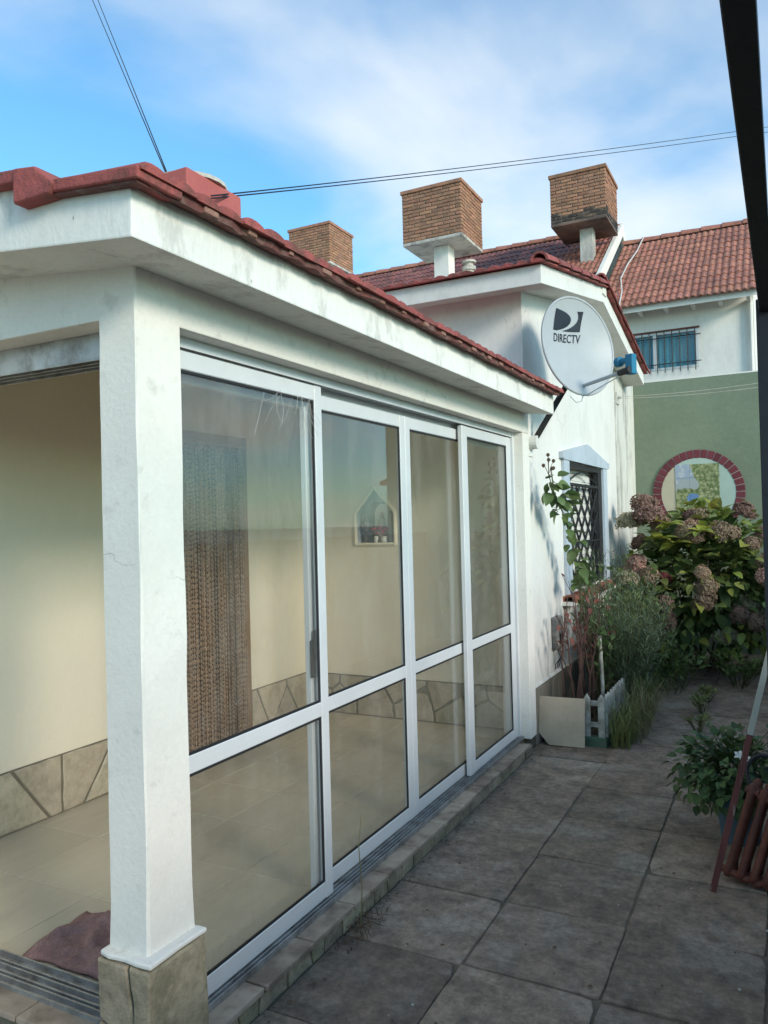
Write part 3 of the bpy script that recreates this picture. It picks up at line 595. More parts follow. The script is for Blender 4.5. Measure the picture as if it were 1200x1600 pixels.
# sill with tiles and stone riser
rb = MB().box(-1.72, -1.595, 1.805, 5.21, -0.05, 0.068).build('sill', 'grout', sr)
stones(rb, (-1.596, 1.87, 0.0), (0,1,0), (0,0,1), (1,0,0), 3.33, 0.068, 26, 1, 9, thick=0.010, joint=0.010)
tms = MB().box(-.064, .064, -.147, .147, 0, 0.02).mesh('sill_tile', 'silltile', bevel=0.004)
for k in range(11):
    inst('sill_tile', tms, rb, Matrix.Translation((-1.638+random.uniform(-.003,.003), 1.80+0.15+0.302*k, 0.069+random.uniform(-.001,.001))) @ Matrix.Rotation(random.uniform(-.006,.006),4,'Z'))
# front sill strip
tms2 = MB().box(-.147, .147, -.045, .045, 0, 0.02).mesh('sill_tile', 'silltile', bevel=0.004)
for k in range(6): inst('sill_tile', tms2, rb, Matrix.Translation((-2.02-0.302*k, 1.655, 0.0935)))
# tracks
trk = MB(); trk.box(-1.770, -1.655, 1.80, 5.225, 0.0895, 0.097)
for x in (-1.657, -1.675, -1.692, -1.712, -1.730, -1.767): trk.box(x-.0025, x+.0025, 1.80, 5.225, 0.097, 0.112)
trk.build('door_track', 'alug', sr)
trk = MB(); trk.box(-3.50, -1.778, 1.695, 1.835, 0.1005, 0.110)
for y in (1.698, 1.728, 1.745, 1.775, 1.792, 1.83): trk.box(-3.50, -1.778, y-.003, y+.003, 0.110, 0.128)
trk.build('door_track', 'alug', sr)
hd = MB(); hd.box(-1.770, -1.672, 1.79, 5.225, 2.197, 2.2215); hd.box(-1.770, -1.750, 1.79, 5.225, 2.10, 2.197)
hd.box(-1.6755, -1.672, 1.79, 5.225, 2.188, 2.197)
hd.box(-1.770, -1.668, 5.19, 5.228, 0.112, 2.2215)
hd.build('head_frame', 'alu', sr)
hd = MB(); hd.box(-3.50, -1.745, 1.705, 1.82, 2.190, 2.2235)
for y in (1.707, 1.742, 1.775, 1.818): hd.box(-3.50, -1.745, y-.003, y+.003, 2.140, 2.190)
hd.build('head_frame', 'alug', sr)
MB().box(-1.80, -1.605, 5.229, 5.372, 0.09, 2.2215).build('jamb', 'white', sr, bevel=0.005)
def panel(y0, y1, x0, x1, s, z0, z1, ta, tb, handle=None):
    f = MB()
    f.box(x0, x1, y0, y0+s, z0, z1); f.box(x0, x1, y1-s, y1, z0, z1)
    f.box(x0+.003, x1-.003, y0+s, y1-s, z0, z0+0.066); f.box(x0+.003, x1-.003, y0+s, y1-s, z1-0.062, z1)
    f.box(x0+.002, x1-.002, y0+s, y1-s, ta, tb)
    fo = f.build('door_panel', 'alu', sr, bevel=0.003, segs=1)
    xm = (x0+x1)/2
    for (a, b_) in ((z0+0.066, ta), (tb, z1-0.062)):
        MB().box(xm-.002, xm+.002, y0+s-.006, y1-s+.006, a-.006, b_+.006).build('pane', 'glass', fo)
        gk = MB(); e = 0.009; xa = xm+.0022
        gk.box(xa, xa+.006, y0+s, y0+s+e, a, b_); gk.box(xa, xa+.006, y1-s-e, y1-s, a, b_); gk.box(xa, xa+.006, y0+s+e, y1-s-e, a, a+e); gk.box(xa, xa+.006, y0+s+e, y1-s-e, b_-e, b_)
        gk.build('gasket', 'gasket', fo)
    if handle:
        hb = MB(); hb.box(x1+.001, x1+.014, handle-.014, handle+.014, 1.00, 1.15); hb.box(x1+.014, x1+.018, handle-.01, handle+.004, 1.07, 1.19)
        hb.build('handle', 'black', fo, bevel=0.003)
    return fo
panel(1.800, 2.716, -1.709, -1.682, 0.054, 0.113, 2.184, 0.842, 0.900)
panel(2.645, 3.580, -1.747, -1.720, 0.056, 0.113, 2.163, 0.832, 0.892, handle=2.655)
panel(3.583, 4.420, -1.747, -1.720, 0.056, 0.113, 2.163, 0.832, 0.892)
panel(4.275, 5.188, -1.709, -1.682, 0.085, 0.113, 2.184, 0.842, 0.900)
# bolts

cw = thing('cobweb','wispy cobweb strands at the top corner of the first glass panel','cobweb',(-1.67,2.5,2.15))
rgw = random.Random(3)
for k in range(16):
    a = Vector((-1.672,2.30+rgw.uniform(0,.36),2.13-rgw.uniform(0,.03))); b_ = a+Vector((rgw.uniform(-.004,.012),rgw.uniform(-.12,.12),-rgw.uniform(.03,.16)))
    MB().tube([a,a.lerp(b_,.5)+Vector((0,rgw.uniform(-.02,.02),-.01)),b_],0.0006,3).build('strand','cobweb',cw)
# ---- bead curtain
bc = thing('bead_curtain', 'brown wooden bead curtain hanging in the doorway behind the first glass panel', 'curtain', (-3.45, 4.1, 2.2))
MB().tube([(-3.47, 3.68, 2.188), (-3.47, 4.51, 2.188)], 0.012, 8).build('rail', 'wood', bc)
strands = []
for k in range(4):
    rg = random.Random(50+k); pr = []; z = 2.18
    while z > 0.13:
        hh = rg.choice((0.022, 0.03, 0.036)); r_ = rg.choice((0.0075, 0.0085, 0.009))
        pr += [(0.0025, z), (r_, z-hh*0.25), (r_, z-hh*0.75), (0.0025, z-hh)]; z -= hh+0.003
    strands.append(MB().lathe([(r_, z_) for r_, z_ in pr[::-1]], (0,0,0), 6).mesh('strand', 'bead', smooth=True))
for k in range(44):
    inst('strand', random.choice(strands), bc, Matrix.Translation((-3.47+random.uniform(-.006,.006), 3.69+0.0187*k+random.uniform(-.003,.003), random.uniform(-.02,.0))) @ Matrix.Rotation(random.uniform(-.004,.004),4,'X') @ Matrix.Rotation(random.uniform(0,6),4,'Z'))

# ---- things in the niche
ZN = ZB
ic = thing('icon_panel', 'small dark arched icon panel standing at the back of the wall niche', 'icon', (-2.83, 5.46, ZN))
ap = [(-2.92, ZN+0.001)]+[(-2.83+0.09*math.cos(t), ZN+0.24+0.09*math.sin(t)) for t in [math.pi-k*math.pi/10 for k in range(11)]]+[(-2.74, ZN+0.001)]
MB().prism([(-2.93, ZN+.001), (-2.93, ZN+0.33), (-2.73, ZN+0.33), (-2.73, ZN+.001)], 'y', 5.455, 5.472).build('back_panel', 'metergrey', ic)
ap2 = [(-2.83+(x+2.83)*0.8, ZN+0.02+(z-ZN)*0.9) for x, z in ap]
MB().prism(ap2, 'y', 5.448, 5.4545).build('arch', 'whitepot', ic)
st = thing('figurine', 'small robed religious figurine standing in the wall niche behind the flowers', 'figurine', (-2.83, 5.43, ZN))
MB().lathe([(0.042,0.04),(0.046,0.06),(0.040,0.12),(0.030,0.17),(0.026,0.20),(0.012,0.212)], (-2.83,5.43,ZN), 12).build('robe', 'statue', st, smooth=True)
MB().lathe([(0.004,0.205),(0.014,0.215),(0.017,0.23),(0.014,0.246),(0.004,0.254)], (-2.83,5.43,ZN), 10).build('head', 'terracotta', st, smooth=True)
MB().lathe([(0.05,0.001),(0.05,0.04)], (-2.83,5.43,ZN), 12).build('base', 'metergrey', st)
cr = thing('standing_cross', 'small dark cross figure standing at left in the wall niche', 'cross', (-2.98, 5.43, ZN))
MB().lathe([(0.03,0.001),(0.03,0.012),(0.012,0.016),(0.012,0.07),(0.02,0.10),(0.034,0.14),(0.036,0.17),(0.02,0.185),(0.014,0.20),(0.016,0.215),(0.004,0.225)], (-2.975,5.43,ZN), 10).build('shaft', 'metergrey', cr, smooth=True)
MB().box(-3.02,-2.93,5.42,5.44,ZN+.12,ZN+.145).build('arm', 'metergrey', cr, bevel=0.005)
for (x, r_, nm, lab) in ((-2.865, 0.022, 'white_cup', 'straight white cup of flowers at the left front of the niche'), (-2.795, 0.028, 'white_vase', 'round white vase of pink flowers at the right front of the niche')):
    t_ = thing(nm, lab, 'vase', (x, 5.40, ZN))
    MB().lathe([(r_*0.8,0.001),(r_,0.02),(r_,0.055),(r_*.8,0.062)], (x,5.40,ZN), 10).build('vessel', 'whitepot', t_, smooth=True)
    for q in range(7):
        a, b_ = random.uniform(-.035,.035), random.uniform(-.015,.015); h_ = random.uniform(.08,.14)
        MB().tube([(x,5.40,ZN+.05),(x+a,5.40+b_,ZN+h_)],0.002,4).build('stem','gstem',t_)
        MB().lathe([(0.003,-.012),(0.016,-.004),(0.017,.006),(0.005,.014)],(x+a,5.40+b_,ZN+h_),7).build('blossom','pink',t_)

# ---- rag on the floor
rgm = random.Random(12); n = 26; V = []; F = []
from mathutils import noise as mnoise
for j in range(n+1):
    for i in range(n+1):
        u, v = i/n, j/n
        P00, P10, P11, P01 = Vector((-2.44,1.845)), Vector((-2.02,1.885)), Vector((-2.16,2.16)), Vector((-2.50,2.18))
        p = (P00*(1-u)+P10*u)*(1-v)+(P01*(1-u)+P11*u)*v
        e = min(u, 1-u, v, 1-v)
        q = Vector((p.x*7, p.y*7, 3.1)); nz = mnoise.noise(q)
        p2 = p+Vector((mnoise.noise(q+Vector((9,0,0))), mnoise.noise(q+Vector((0,9,0)))))*0.05
        z = 0.104+max(0, 0.012+0.016*nz+0.016*mnoise.noise(q*2.4)+0.010*mnoise.noise(q*5)+0.018*math.exp(-((u-.55)*9+(v-.5)*5)**2)+0.014*math.exp(-((u-.3)*8-(v-.7)*9)**2))*min(1, e*12+.15)
        V.append((p2.x, p2.y, z))
for j in range(n):
    for i in range(n): F.append((j*(n+1)+i, j*(n+1)+i+1, (j+1)*(n+1)+i+1, (j+1)*(n+1)+i))
ro = MB().add(V, F).build('floor_cloth', 'rag', smooth=True, fix=False)
sm = ro.modifiers.new('thick', 'SOLIDIFY'); sm.thickness = 0.006; sm.offset = 1
tag(ro, 'crumpled maroon cloth lying on the sunroom floor beside the pillar', 'cloth')

# ---- rooftop water box (red)
wb = thing('rooftop_box', 'red painted rooftop box with a pipe stub above the sunroom eave', 'roof box', (-2.75, 3.2, 2.55))
MB().box(-2.93, -2.62, 3.0, 3.44, 2.58, 3.435).build('box_wall', 'redpaint', wb, bevel=0.008)
MB().lathe([(0.02,0),(0.20,0.0),(0.20,0.02),(0.16,0.035),(0.03,0.04)], (-2.80,3.23,3.437), 20).build('lid', 'conc', wb, smooth=False)
MB().tube([(-2.63,3.24,3.235),(-2.57,3.24,3.235),(-2.55,3.24,3.225),(-2.547,3.24,3.20)],0.016,8).build('pipe','stickpale',wb)

# ================================================================== MAIN HOUSE beyond the sunroom
mh = thing('white_house', 'white house with a low red tiled gable and lattice window behind the sunroom', 'house', (-5, 7.1, 0))
XH = -1.634
def hs(y): return 3.19+0.178*(y-5.08) if y < 7.13 else 3.555-0.2*(y-7.13)      # underside of roof slab
W = MB(); wy0, wy1, wz0, wz1 = 6.57, 7.91, 1.00, 2.095
W.prism([(5.381,0),(wy0,0),(wy0,hs(wy0)+.03),(5.381,hs(5.381)+.03)],'x',XH-.2,XH)
W.prism([(wy1,0),(8.74,0),(8.74,hs(8.74)+.03),(wy1,hs(wy1)+.03)],'x',XH-.2,XH)
W.prism([(wy0,0),(wy1,0),(wy1,wz0),(wy0,wz0)],'x',XH-.2,XH)
W.prism([(wy0,wz1),(wy1,wz1),(wy1,hs(wy1)+.03),(7.13,hs(7.13)+.03),(wy0,hs(wy0)+.03)],'x',XH-.2,XH)
W.box(-12, XH-.2, 5.381, 5.58, 2.3, hs(5.45)+.03)
W.box(-12, -3.6, 5.49, 5.58, 0, 2.3)
W.box(XH-.2-1.75, XH-.2, 5.491, 5.58, 0, 2.3)
W.build('wall', 'wallwhite', mh)
MB().prism([(8.741,0),(9.895,0),(9.895,3.25),(8.741,3.22)],'x',XH-.2,XH+.015).build('pilaster','pilaster',mh, bevel=0.006)
# roof slab
def rl(y, e): return (y, hs(y)+e)
MB().prism([rl(5.08,0),rl(7.13,0),rl(9.3,0),(9.3,hs(9.3)+.13),(7.13,hs(7.13)+.135),(5.08,hs(5.08)+.13)],'x',-12,-1.40).build('roof_slab','wallwhite',mh, bevel=0.005)
a1 = math.atan(0.178); a2 = math.atan(0.2)
tm2 = eave_tile_mesh('roof_tile', 'redtile')
for col in range(30):
    for row in range(2):
        x = -1.46-0.2*col; y = 5.03+0.3*row
        inst('roof_tile', tm2, mh, frame_mat((x, y, hs(y)+.132), (1,0,0), (0,math.cos(a1),math.sin(a1)), (0,-math.sin(a1),math.cos(a1))) @ Matrix.Rotation(random.uniform(-.015,.015),4,'Z'))
for row in range(2, 7):
    for col in range(2):
        x = -1.46-0.2*col; y = 5.03+0.3*row
        inst('roof_tile', tm2, mh, frame_mat((x, y, hs(y)+.132), (1,0,0), (0,math.cos(a1),math.sin(a1)), (0,-math.sin(a1),math.cos(a1))) @ Matrix.Rotation(random.uniform(-.015,.015),4,'Z'))
for row in range(7):
    for col in range(2):
        x = -1.46-0.2*col; y = 9.34-0.3*row
        inst('roof_tile', tm2, mh, frame_mat((x, y, hs(y)+.132), (-1,0,0), (0,-math.cos(a2),math.sin(a2)), (0,math.sin(a2),math.cos(a2))) @ Matrix.Rotation(random.uniform(-.015,.015),4,'Z'))
bar2 = barrel_mesh('verge_tile', 'redtile', l=0.40, r0=0.062, r1=0.050, n=8)
for k in range(6):
    y = 5.02+0.34*k
    inst('verge_tile', bar2, mh, frame_mat((-1.395, y, hs(y)+.145), (1,0,0), (0,math.cos(a1),math.sin(a1)), (0,-math.sin(a1),math.cos(a1))) @ Matrix.Rotation(0.03,4,'X'))
for k in range(7):
    y = 9.36-0.33*k
    inst('verge_tile', bar2, mh, frame_mat((-1.395, y, hs(y)+.145), (-1,0,0), (0,-math.cos(a2),math.sin(a2)), (0,math.sin(a2),math.cos(a2))) @ Matrix.Rotation(0.03,4,'X'))
MB().box(-1.50,-1.385,7.06,7.22,hs(7.13)+.06,hs(7.13)+.215).build('ridge_end','white',mh,bevel=0.02)
# plinth slabs
pl = MB().box(XH-.1, XH+.006, 5.376, 8.74, -.05, 0.398).build('plinth','grout',mh)
MB().box(XH-.03, XH+.012, 5.372, 8.74, 0.398, 0.414).build('plinth_ledge','wallwhite',mh,bevel=0.004)
for k in range(10):
    pm = MB().box(0,0.012,-.158,.158,0.004,0.394).mesh('stone_slab','plinth',bevel=0.004)
    inst('stone_slab', pm, pl, Matrix.Translation((XH+.006+random.uniform(0,.004),5.54+0.324*k,0)))
inst('stone_slab', MB().box(-.045,.045,-.004,.004,0.0,0.394).mesh('stone_slab','plinth',bevel=0.003), pl, Matrix.Translation((XH-.043,5.371,0)))
# lattice window
wn = MB(); T = 0.028; x0, x1 = XH+.0005, XH+T
wn.prism([(6.37,0.95),(6.545,0.95),(6.545,2.10),(6.37,2.10)],'x',x0,x1); wn.prism([(7.93,0.95),(8.10,0.95),(8.10,2.10),(7.93,2.10)],'x',x0,x1)
wn.prism([(6.35,2.101),(8.12,2.101),(8.12,2.17),(7.235,2.29),(6.35,2.17)],'x',x0,x1+.008)
wn.prism([(6.30,2.11),(6.35,2.11),(6.35,2.165),(6.30,2.165)],'x',x0,x1+.012); wn.prism([(8.12,2.11),(8.17,2.11),(8.17,2.165),(8.12,2.165)],'x',x0,x1+.012)
win = wn.build('window','trim',mh,bevel=0.004)
sh = MB().box(XH-.10,XH-.09,wy0,wy1,wz0,wz1)
for k in range(16): sh.box(XH-.09,XH-.082,wy0,wy1,wz0+.004+k*0.068,wz0+.062+k*0.068)
sh.build('shutter','shutter',win)
gr = MB(); gx0 = XH-.012
gr.box(gx0-.02,gx0+.02,wy0,wy0+.06,wz0,wz1); gr.box(gx0-.02,gx0+.02,wy1-.16,wy1,wz0,wz1); gr.box(gx0-.02,gx0+.02,wy0+.06,wy1-.16,wz1-.045,wz1); gr.box(gx0-.02,gx0+.02,wy0+.06,wy1-.16,wz0,wz0+.04)
gr.box(gx0-.018,gx0+.018,wy0+.06,wy1-.16,1.895,1.92); gr.box(gx0-.018,gx0+.018,wy0+.06,wy1-.16,1.385,1.405)
gr.tube([(gx0,wy0+.08+ (wy1-wy0-.26)*k/10, 1.93+0.10*math.sin(math.pi*k/10)) for k in range(11)],0.008,6)
gr.build('grille_frame','black',win)
ya, yb = wy0+.06, wy1-.16
for k in range(-3, 7):
    for sgn in (1,-1):
        for (za, zb) in ((1.405,1.895),(wz0+.04,1.385)):
            yA = ya+(k+.25)*(yb-ya)/4.5; yB = yA+(yb-ya)/4.5*(2.3 if za > 1.4 else 1.7)
            if sgn < 0: yA, yB = yB, yA
            A, B = Vector((gx0+.006*sgn, yA, za)), Vector((gx0+.006*sgn, yB, zb))
            # clip to opening
            def cl(A, B):
                A, B = A.copy(), B.copy()
                for P, Q in ((A,B),(B,A)):
                    for lim, s_ in ((ya,1),(yb,-1)):
                        if (P.y-lim)*s_ < 0:
                            if (Q.y-lim)*s_ <= 0: return None
                            t = (lim-P.y)/(Q.y-P.y); P += (Q-P)*t
                return A, B
            r_ = cl(A, B)
            if r_ is None or (r_[0]-r_[1]).length < .03: continue
            A, B = r_; d = (B-A).normalized(); nrm = Vector((1,0,0)); sd = d.cross(nrm)*0.019
            mb = MB(); V = []
            for P in (A, B):
                for s1 in (-1,1):
                    for s2 in (-.003,.003): V.append(P+sd*s1+nrm*s2)
            mb.add(V,[(0,1,3,2),(4,6,7,5),(0,4,5,1),(2,3,7,6),(0,2,6,4),(1,5,7,3)]); mb.build('lattice_bar','black',win)
bs = barrel_mesh('sill_tile','terracotta',l=0.30,r0=0.065,r1=0.055,n=8)
for k in range(6):
    inst('sill_tile', bs, win, frame_mat((XH+.05,6.30+0.28*k,0.925),(1,0,0),(0,1,0),(0,0,1)) @ Matrix.Rotation(random.uniform(-.03,.03),4,'X'))
MB().box(XH,XH+.10,6.28,8.02,0.90,0.93).build('sill_bed','wallwhite',win)
# line bracket on the pilaster
MB().tube([(XH+.01,8.78,2.93),(XH+.07,8.78,2.93)],0.02,6).box(XH+.012,XH+.03,8.74,8.90,2.86,2.99).build('line_bracket','pilaster',mh)

# electric box on the wall
eb = thing('wall_meter_box', 'small weathered dark meter box with loose wires on the white wall', 'meter box', (XH, 6.0, 0.72))
MB().box(XH+.001,XH+.055,5.92,6.08,0.60,0.85).build('box','metergrey',eb,bevel=0.012)
MB().box(XH+.056,XH+.07,5.96,6.04,0.64,0.72).build('cover','black',eb,bevel=0.004)
for k in range(3):
    MB().tube([(XH+.03,5.97+.03*k,0.60),(XH+.06,5.96+.04*k,0.54),(XH+.03,5.92+.07*k,0.49),(XH+.015,5.95+.05*k,0.44)],0.004,5).build('wire','cable',eb)

# ================================================================== GREEN END WALL WITH MURAL
gw = thing('green_wall', 'tall green painted wall closing the end of the alley', 'wall', (-0.5, 10.0, 0))
MB().box(-3.5, 1.6, 9.9, 10.12, -.05, 3.245).build('wall_body','green',gw)
MB().box(-3.5, 1.6, 9.91, 10.11, 3.2455, 3.262).build('coping','farwhite',gw)
CX, CZ, RI, RO = -0.908, 1.875, 0.414, 0.512
dsk = MB()
arc = [(CX+RI*math.cos(t), CZ+RI*math.sin(t)) for t in [2*math.pi*k/48 for k in range(48)]]
mr = thing('tile_mural', 'round landscape tile mural ringed with maroon bricks on the green wall', 'mural', (CX, 9.9, CZ))
MB().prism([p for p in arc],'y',9.886,9.8995).build('disc','discr',mr)
left = clip(arc, (1,0), -1.16); MB().prism(left,'y',9.884,9.8855).build('cream_segment','discl',mr)
MB().add([(CX+r_*math.cos(2*math.pi*k/60),9.889,CZ+r_*math.sin(2*math.pi*k/60)) for r_ in (RI,RO) for k in range(60)],[(k,(k+1)%60,60+(k+1)%60,60+k) for k in range(60)]).build('ring_grout','archgrout',mr,fix=False)
nv = 38; vm = MB(); a = math.pi/nv*0.87
V = []
for y in (9.881, 9.895):
    for (r_, t) in ((RI,-a),(RO,-a),(RO,a),(RI,a)): V.append((r_*math.cos(t), y, r_*math.sin(t)))
vm.add(V,[(0,1,2,3),(7,6,5,4),(0,4,5,1),(1,5,6,2),(2,6,7,3),(3,7,4,0)]); vme = vm.mesh('brick','archbrick',bevel=0.004)
for k in range(nv):
    inst('brick', vme, mr, Matrix.Translation((CX,random.uniform(-.002,.001),CZ)) @ Matrix.Rotation(2*math.pi*(k+.5)/nv,4,'Y'))
tme = MB().box(-.0805,.0805,-.006,.0,-.0805,.0805).mesh('ceramic_tile','mural',bevel=0.002,segs=1)
for i in range(3):
    for j in range(5):
        inst('ceramic_tile', tme, mr, Matrix.Translation((-1.078+0.163*i, 9.8835, 2.135-0.163*j)))
# clothes lines
for k, (za, zb, ya) in enumerate(((2.935,3.03,9.2),(2.915,3.0,9.35))):
    cl_ = MB().tube([(XH+.06,8.78,za)]+[(XH+.06+(1.7)*t, 8.78+(ya-8.78)*t, za+(zb-za)*t-0.10*4*t*(1-t)*0.3) for t in (.2,.4,.6,.8,1)],0.0022,5).build('clothes_line','conc')
    tag(cl_, ('upper' if k == 0 else 'lower')+' of two thin pale clothes lines strung in front of the green wall','line')

# ================================================================== BACK HOUSE
bh = thing('back_house', 'two storey white house with terracotta roof and teal curtained window beyond the green wall', 'house', (-3, 17, 0))
YB = 15.0
bw = MB(); bx0, bx1, bz0, bz1 = -2.46, -1.29, 4.28, 4.98
bw.box(-14, bx0, YB, YB+.2, 0, 5.72); bw.box(bx1, -0.38, YB, YB+.2, 0, 5.72); bw.box(bx0, bx1, YB, YB+.2, 0, bz0); bw.box(bx0, bx1, YB, YB+.2, bz1, 5.72)
bw.prism([(YB+.2,0),(20.4,0),(20.4,5.7),(17.6,7.45),(YB+.2,5.75)],'x',-0.58,-0.38)
bw.build('wall','farwhite',bh)
wf = MB(); wf.box(bx0,bx1,YB-.01,YB+.06,bz1-.045,bz1-.001); wf.box(bx0,bx1,YB-.01,YB+.06,bz0+.001,bz0+.04); wf.box(bx1-.045,bx1-.001,YB-.01,YB+.06,bz0+.04,bz1-.045); wf.box(bx0+.001,bx0+.05,YB-.01,YB+.06,bz0+.04,bz1-.045); wf.box(-2.075,-2.02,YB+.0,YB+.06,bz0+.04,bz1-.045)
wfo = wf.build('window','alu',bh)
MB().box(bx0-.02,bx1+.02,YB-.035,YB-.0005,bz1,bz1+.03).build('lintel_edge','radiator',wfo)
cu = MB(); V = []; F = []; nn_ = 64
for k in range(nn_+1):
    x = bx0+.05+(bx1-bx0-.1)*k/nn_; y = YB+.10+.02*math.sin(k*0.9)+.012*math.sin(k*2.3)
    V += [(x,y,bz0+.04),(x,y,bz1-.04)]
F = [(2*k,2*k+2,2*k+3,2*k+1) for k in range(nn_)]
cu.add(V,F).build('curtain','curtain',wfo,smooth=True,fix=False)
MB().box(bx0+.05,bx1-.045,YB+.030,YB+.034,bz0+.04,bz1-.045).build('pane','glass',wfo)
for k in range(9):
    x = bx0+.07+k*(bx1-bx0-.1)/8.2
    MB().tube([(x,YB-.06,bz0-.06),(x,YB-.06,bz1+.01)],0.009,6).build('bar','black',wfo)
for z in (bz0+.10, bz1-.12): MB().tube([(bx0,YB-.06,z),(bx1+.04,YB-.06,z)],0.009,6).build('bar','black',wfo)
def rz(y, hi): return (8.0 if hi else 7.58)-0.70*(17.6-y)
sa = math.atan(0.70)
for hi, xa, xb, y0 in ((0,-2.99,-0.28,14.55),(1,-13.5,-3.06,13.9)):
    MB().prism([(y0,rz(y0,hi)-.14),(y0,rz(y0,hi)-.02),(17.6,rz(17.6,hi)-.02),(20.6,rz(17.6,hi)-.02-2.1),(20.6,rz(17.6,hi)-2.24),(17.6,rz(17.6,hi)-.14)],'x',xa,xb).build('roof_slab','farwhite',bh)
ex = 0.302
tr1 = tile_mesh('roof_tile','rooftile',w=0.235,l=0.36,h=0.030,th=0.018,humps=2,seg=4)
tr2 = tile_mesh('roof_tile','rooftiled',w=0.235,l=0.36,h=0.030,th=0.018,humps=2,seg=4)
ncol = int(2.7/0.235)+1
for row in range(13):
    for col in range(12):
        s_ = row*ex; y = 14.47+s_*math.cos(sa); x = -2.87+0.232*col
        if y > 17.42: continue
        inst('roof_tile', tr1, bh, frame_mat((x,y,rz(y,0)-.015),(1,0,0),(0,math.cos(sa),math.sin(sa)),(0,-math.sin(sa),math.cos(sa))) @ Matrix.Rotation(random.uniform(-.02,.02),4,'Z') @ Matrix.Translation((0,0,random.uniform(-.004,.004))))
for row in range(9):
    for col in range(31):
        s_ = row*ex; y = 17.42-s_*math.cos(sa); x = -3.18-0.232*col
        if row > 4 and col > 12: continue
        y -= 0.0
        inst('roof_tile', tr2 if (x < -4.0) else tr1, bh, frame_mat((x,y-.24,rz(y-.24,1)-.015),(1,0,0),(0,math.cos(sa),math.sin(sa)),(0,-math.sin(sa),math.cos(sa))) @ Matrix.Rotation(random.uniform(-.02,.02),4,'Z') @ Matrix.Translation((0,0,random.uniform(-.004,.004))))
rd = barrel_mesh('ridge_tile','rooftile',l=0.46,r0=0.12,r1=0.095,n=8)
for k in range(7): inst('ridge_tile', rd, bh, frame_mat((-2.99+0.40*k,17.6,rz(17.6,0)-.02),(0,-1,0),(1,0,0),(0,0,1)))
for k in range(21): inst('ridge_tile', rd, bh, frame_mat((-3.2-0.40*k-.3,17.6,rz(17.6,1)-.02),(0,-1,0),(1,0,0),(0,0,1)))
# party verge, white strip
MB().prism([(13.9,rz(13.9,1)-.2),(13.9,rz(13.9,1)+.07),(17.62,rz(17.62,1)+.08),(18.6,rz(17.6,1)-.62),(18.6,rz(17.6,1)-.9),(17.6,rz(17.6,1)-.2)],'x',-3.07,-2.995).build('party_verge','farwhite',bh)
MB().tube([(-0.43,YB-.05,0),(-0.43,YB-.05,5.3)],0.035,8).build('downpipe','farwhite',bh)
for k in range(6):
    x = -2.7+0.45*k
    MB().box(x-.03,x+.03,14.62,15.0,5.30,5.36).build('rafter_end','farwhite',bh)
rc = MB().tube([(-2.55,17.55,7.68),(-2.60,16.9,7.18),(-2.68,16.2,6.72),(-2.72,15.6,6.27),(-2.60,15.0,5.86),(-2.56,14.5,5.50),(-2.56,14.45,5.25)],0.013,5).build('roof_cable','wcable')
tag(rc,'thin white cable running down the terracotta roof of the back house','cable')

# ================================================================== BRICK TANK HOUSINGS
def tank(x0, x1, y0, d, z0, z1, sx, sy, zb, label, sooty=False, stalkw=0.16):
    t = thing('brick_tank_housing', label, 'tank housing', (sx, sy, zb), 0, None)
    hw, nrow = x1-x0, 14
    MB().box(x0+.012,x1-.012,y0+.012,y0+d-.012,z0+.06,z1-.03).build('core','mortar',t)
    ub = MB(); ub.box(x0,x1,y0,y0+d,z0,z0+.06); ub.build('base_slab','soot' if sooty else 'conc',t,bevel=0.008)
    MB().box(sx-stalkw,sx+stalkw,sy-stalkw,sy+stalkw,zb,z0-.001).build('stalk','pilaster' if sooty else 'farwhite',t,bevel=0.01)
    rh = (z1-z0-.06-.07)/nrow
    nb_ = 5; bl = hw/nb_; nd = 5; dl = d/nd
    mats = ['brick','sootbrick']
    fm_ = {}
    for mk in mats:
        fm_['f',mk] = MB().box(-bl/2+.009,bl/2-.009,0,.05,.009,rh-.005).mesh('brick',mk,bevel=0.006,segs=1)
        fm_['fh',mk] = MB().box(-bl/4+.009,bl/4-.009,0,.05,.009,rh-.005).mesh('brick',mk,bevel=0.006,segs=1)
        fm_['s',mk] = MB().box(-.05,0,-dl/2+.009,dl/2-.009,.009,rh-.005).mesh('brick',mk,bevel=0.006,segs=1)
        fm_['sh',mk] = MB().box(-.05,0,-dl/4+.009,dl/4-.009,.009,rh-.005).mesh('brick',mk,bevel=0.006,segs=1)
    back = MB()
    for r_ in range(nrow):
        z = z0+.06+r_*rh
        for side in ('f','s'):
            n_, l_ = (nb_, bl) if side == 'f' else (nd, dl)
            segs = [(l_*(k+.5), '') for k in range(n_)] if r_ % 2 == 0 else [(l_/4,'h')]+[(l_*(k+1),'') for k in range(n_-1)]+[(n_*l_-l_/4,'h')]
            for c, h_ in segs:
                mk = 'sootbrick' if sooty and (r_ < 2 or (r_ < 3 and random.random() < .5)) else 'brick'
                j = random.uniform(-.006,.004)
                if side == 'f':
                    inst('brick', fm_['f'+h_,mk], t, Matrix.Translation((x0+c, y0+j, z)))
                    back.box(x0+c-(l_/(4 if h_ else 2))+.009, x0+c+(l_/(4 if h_ else 2))-.009, y0+d-.05, y0+d, z+.009, z+rh-.005)
                else:
                    inst('brick', fm_['s'+h_,mk], t, Matrix.Translation((x1-j, y0+c, z)))
                    back.box(x0, x0+.05, y0+c-(l_/(4 if h_ else 2))+.009, y0+c+(l_/(4 if h_ else 2))-.009, z+.009, z+rh-.005)
    bo = back.build('hidden_face_bricks','brick',t,fix=False); bo['kind'] = 'stuff'
    cp = MB(); cp.box(x0-.025,x1+.025,y0-.025,y0+d+.025,z1-.07,z1); cp.build('brick_cap','brick',t,bevel=0.008)
    return t
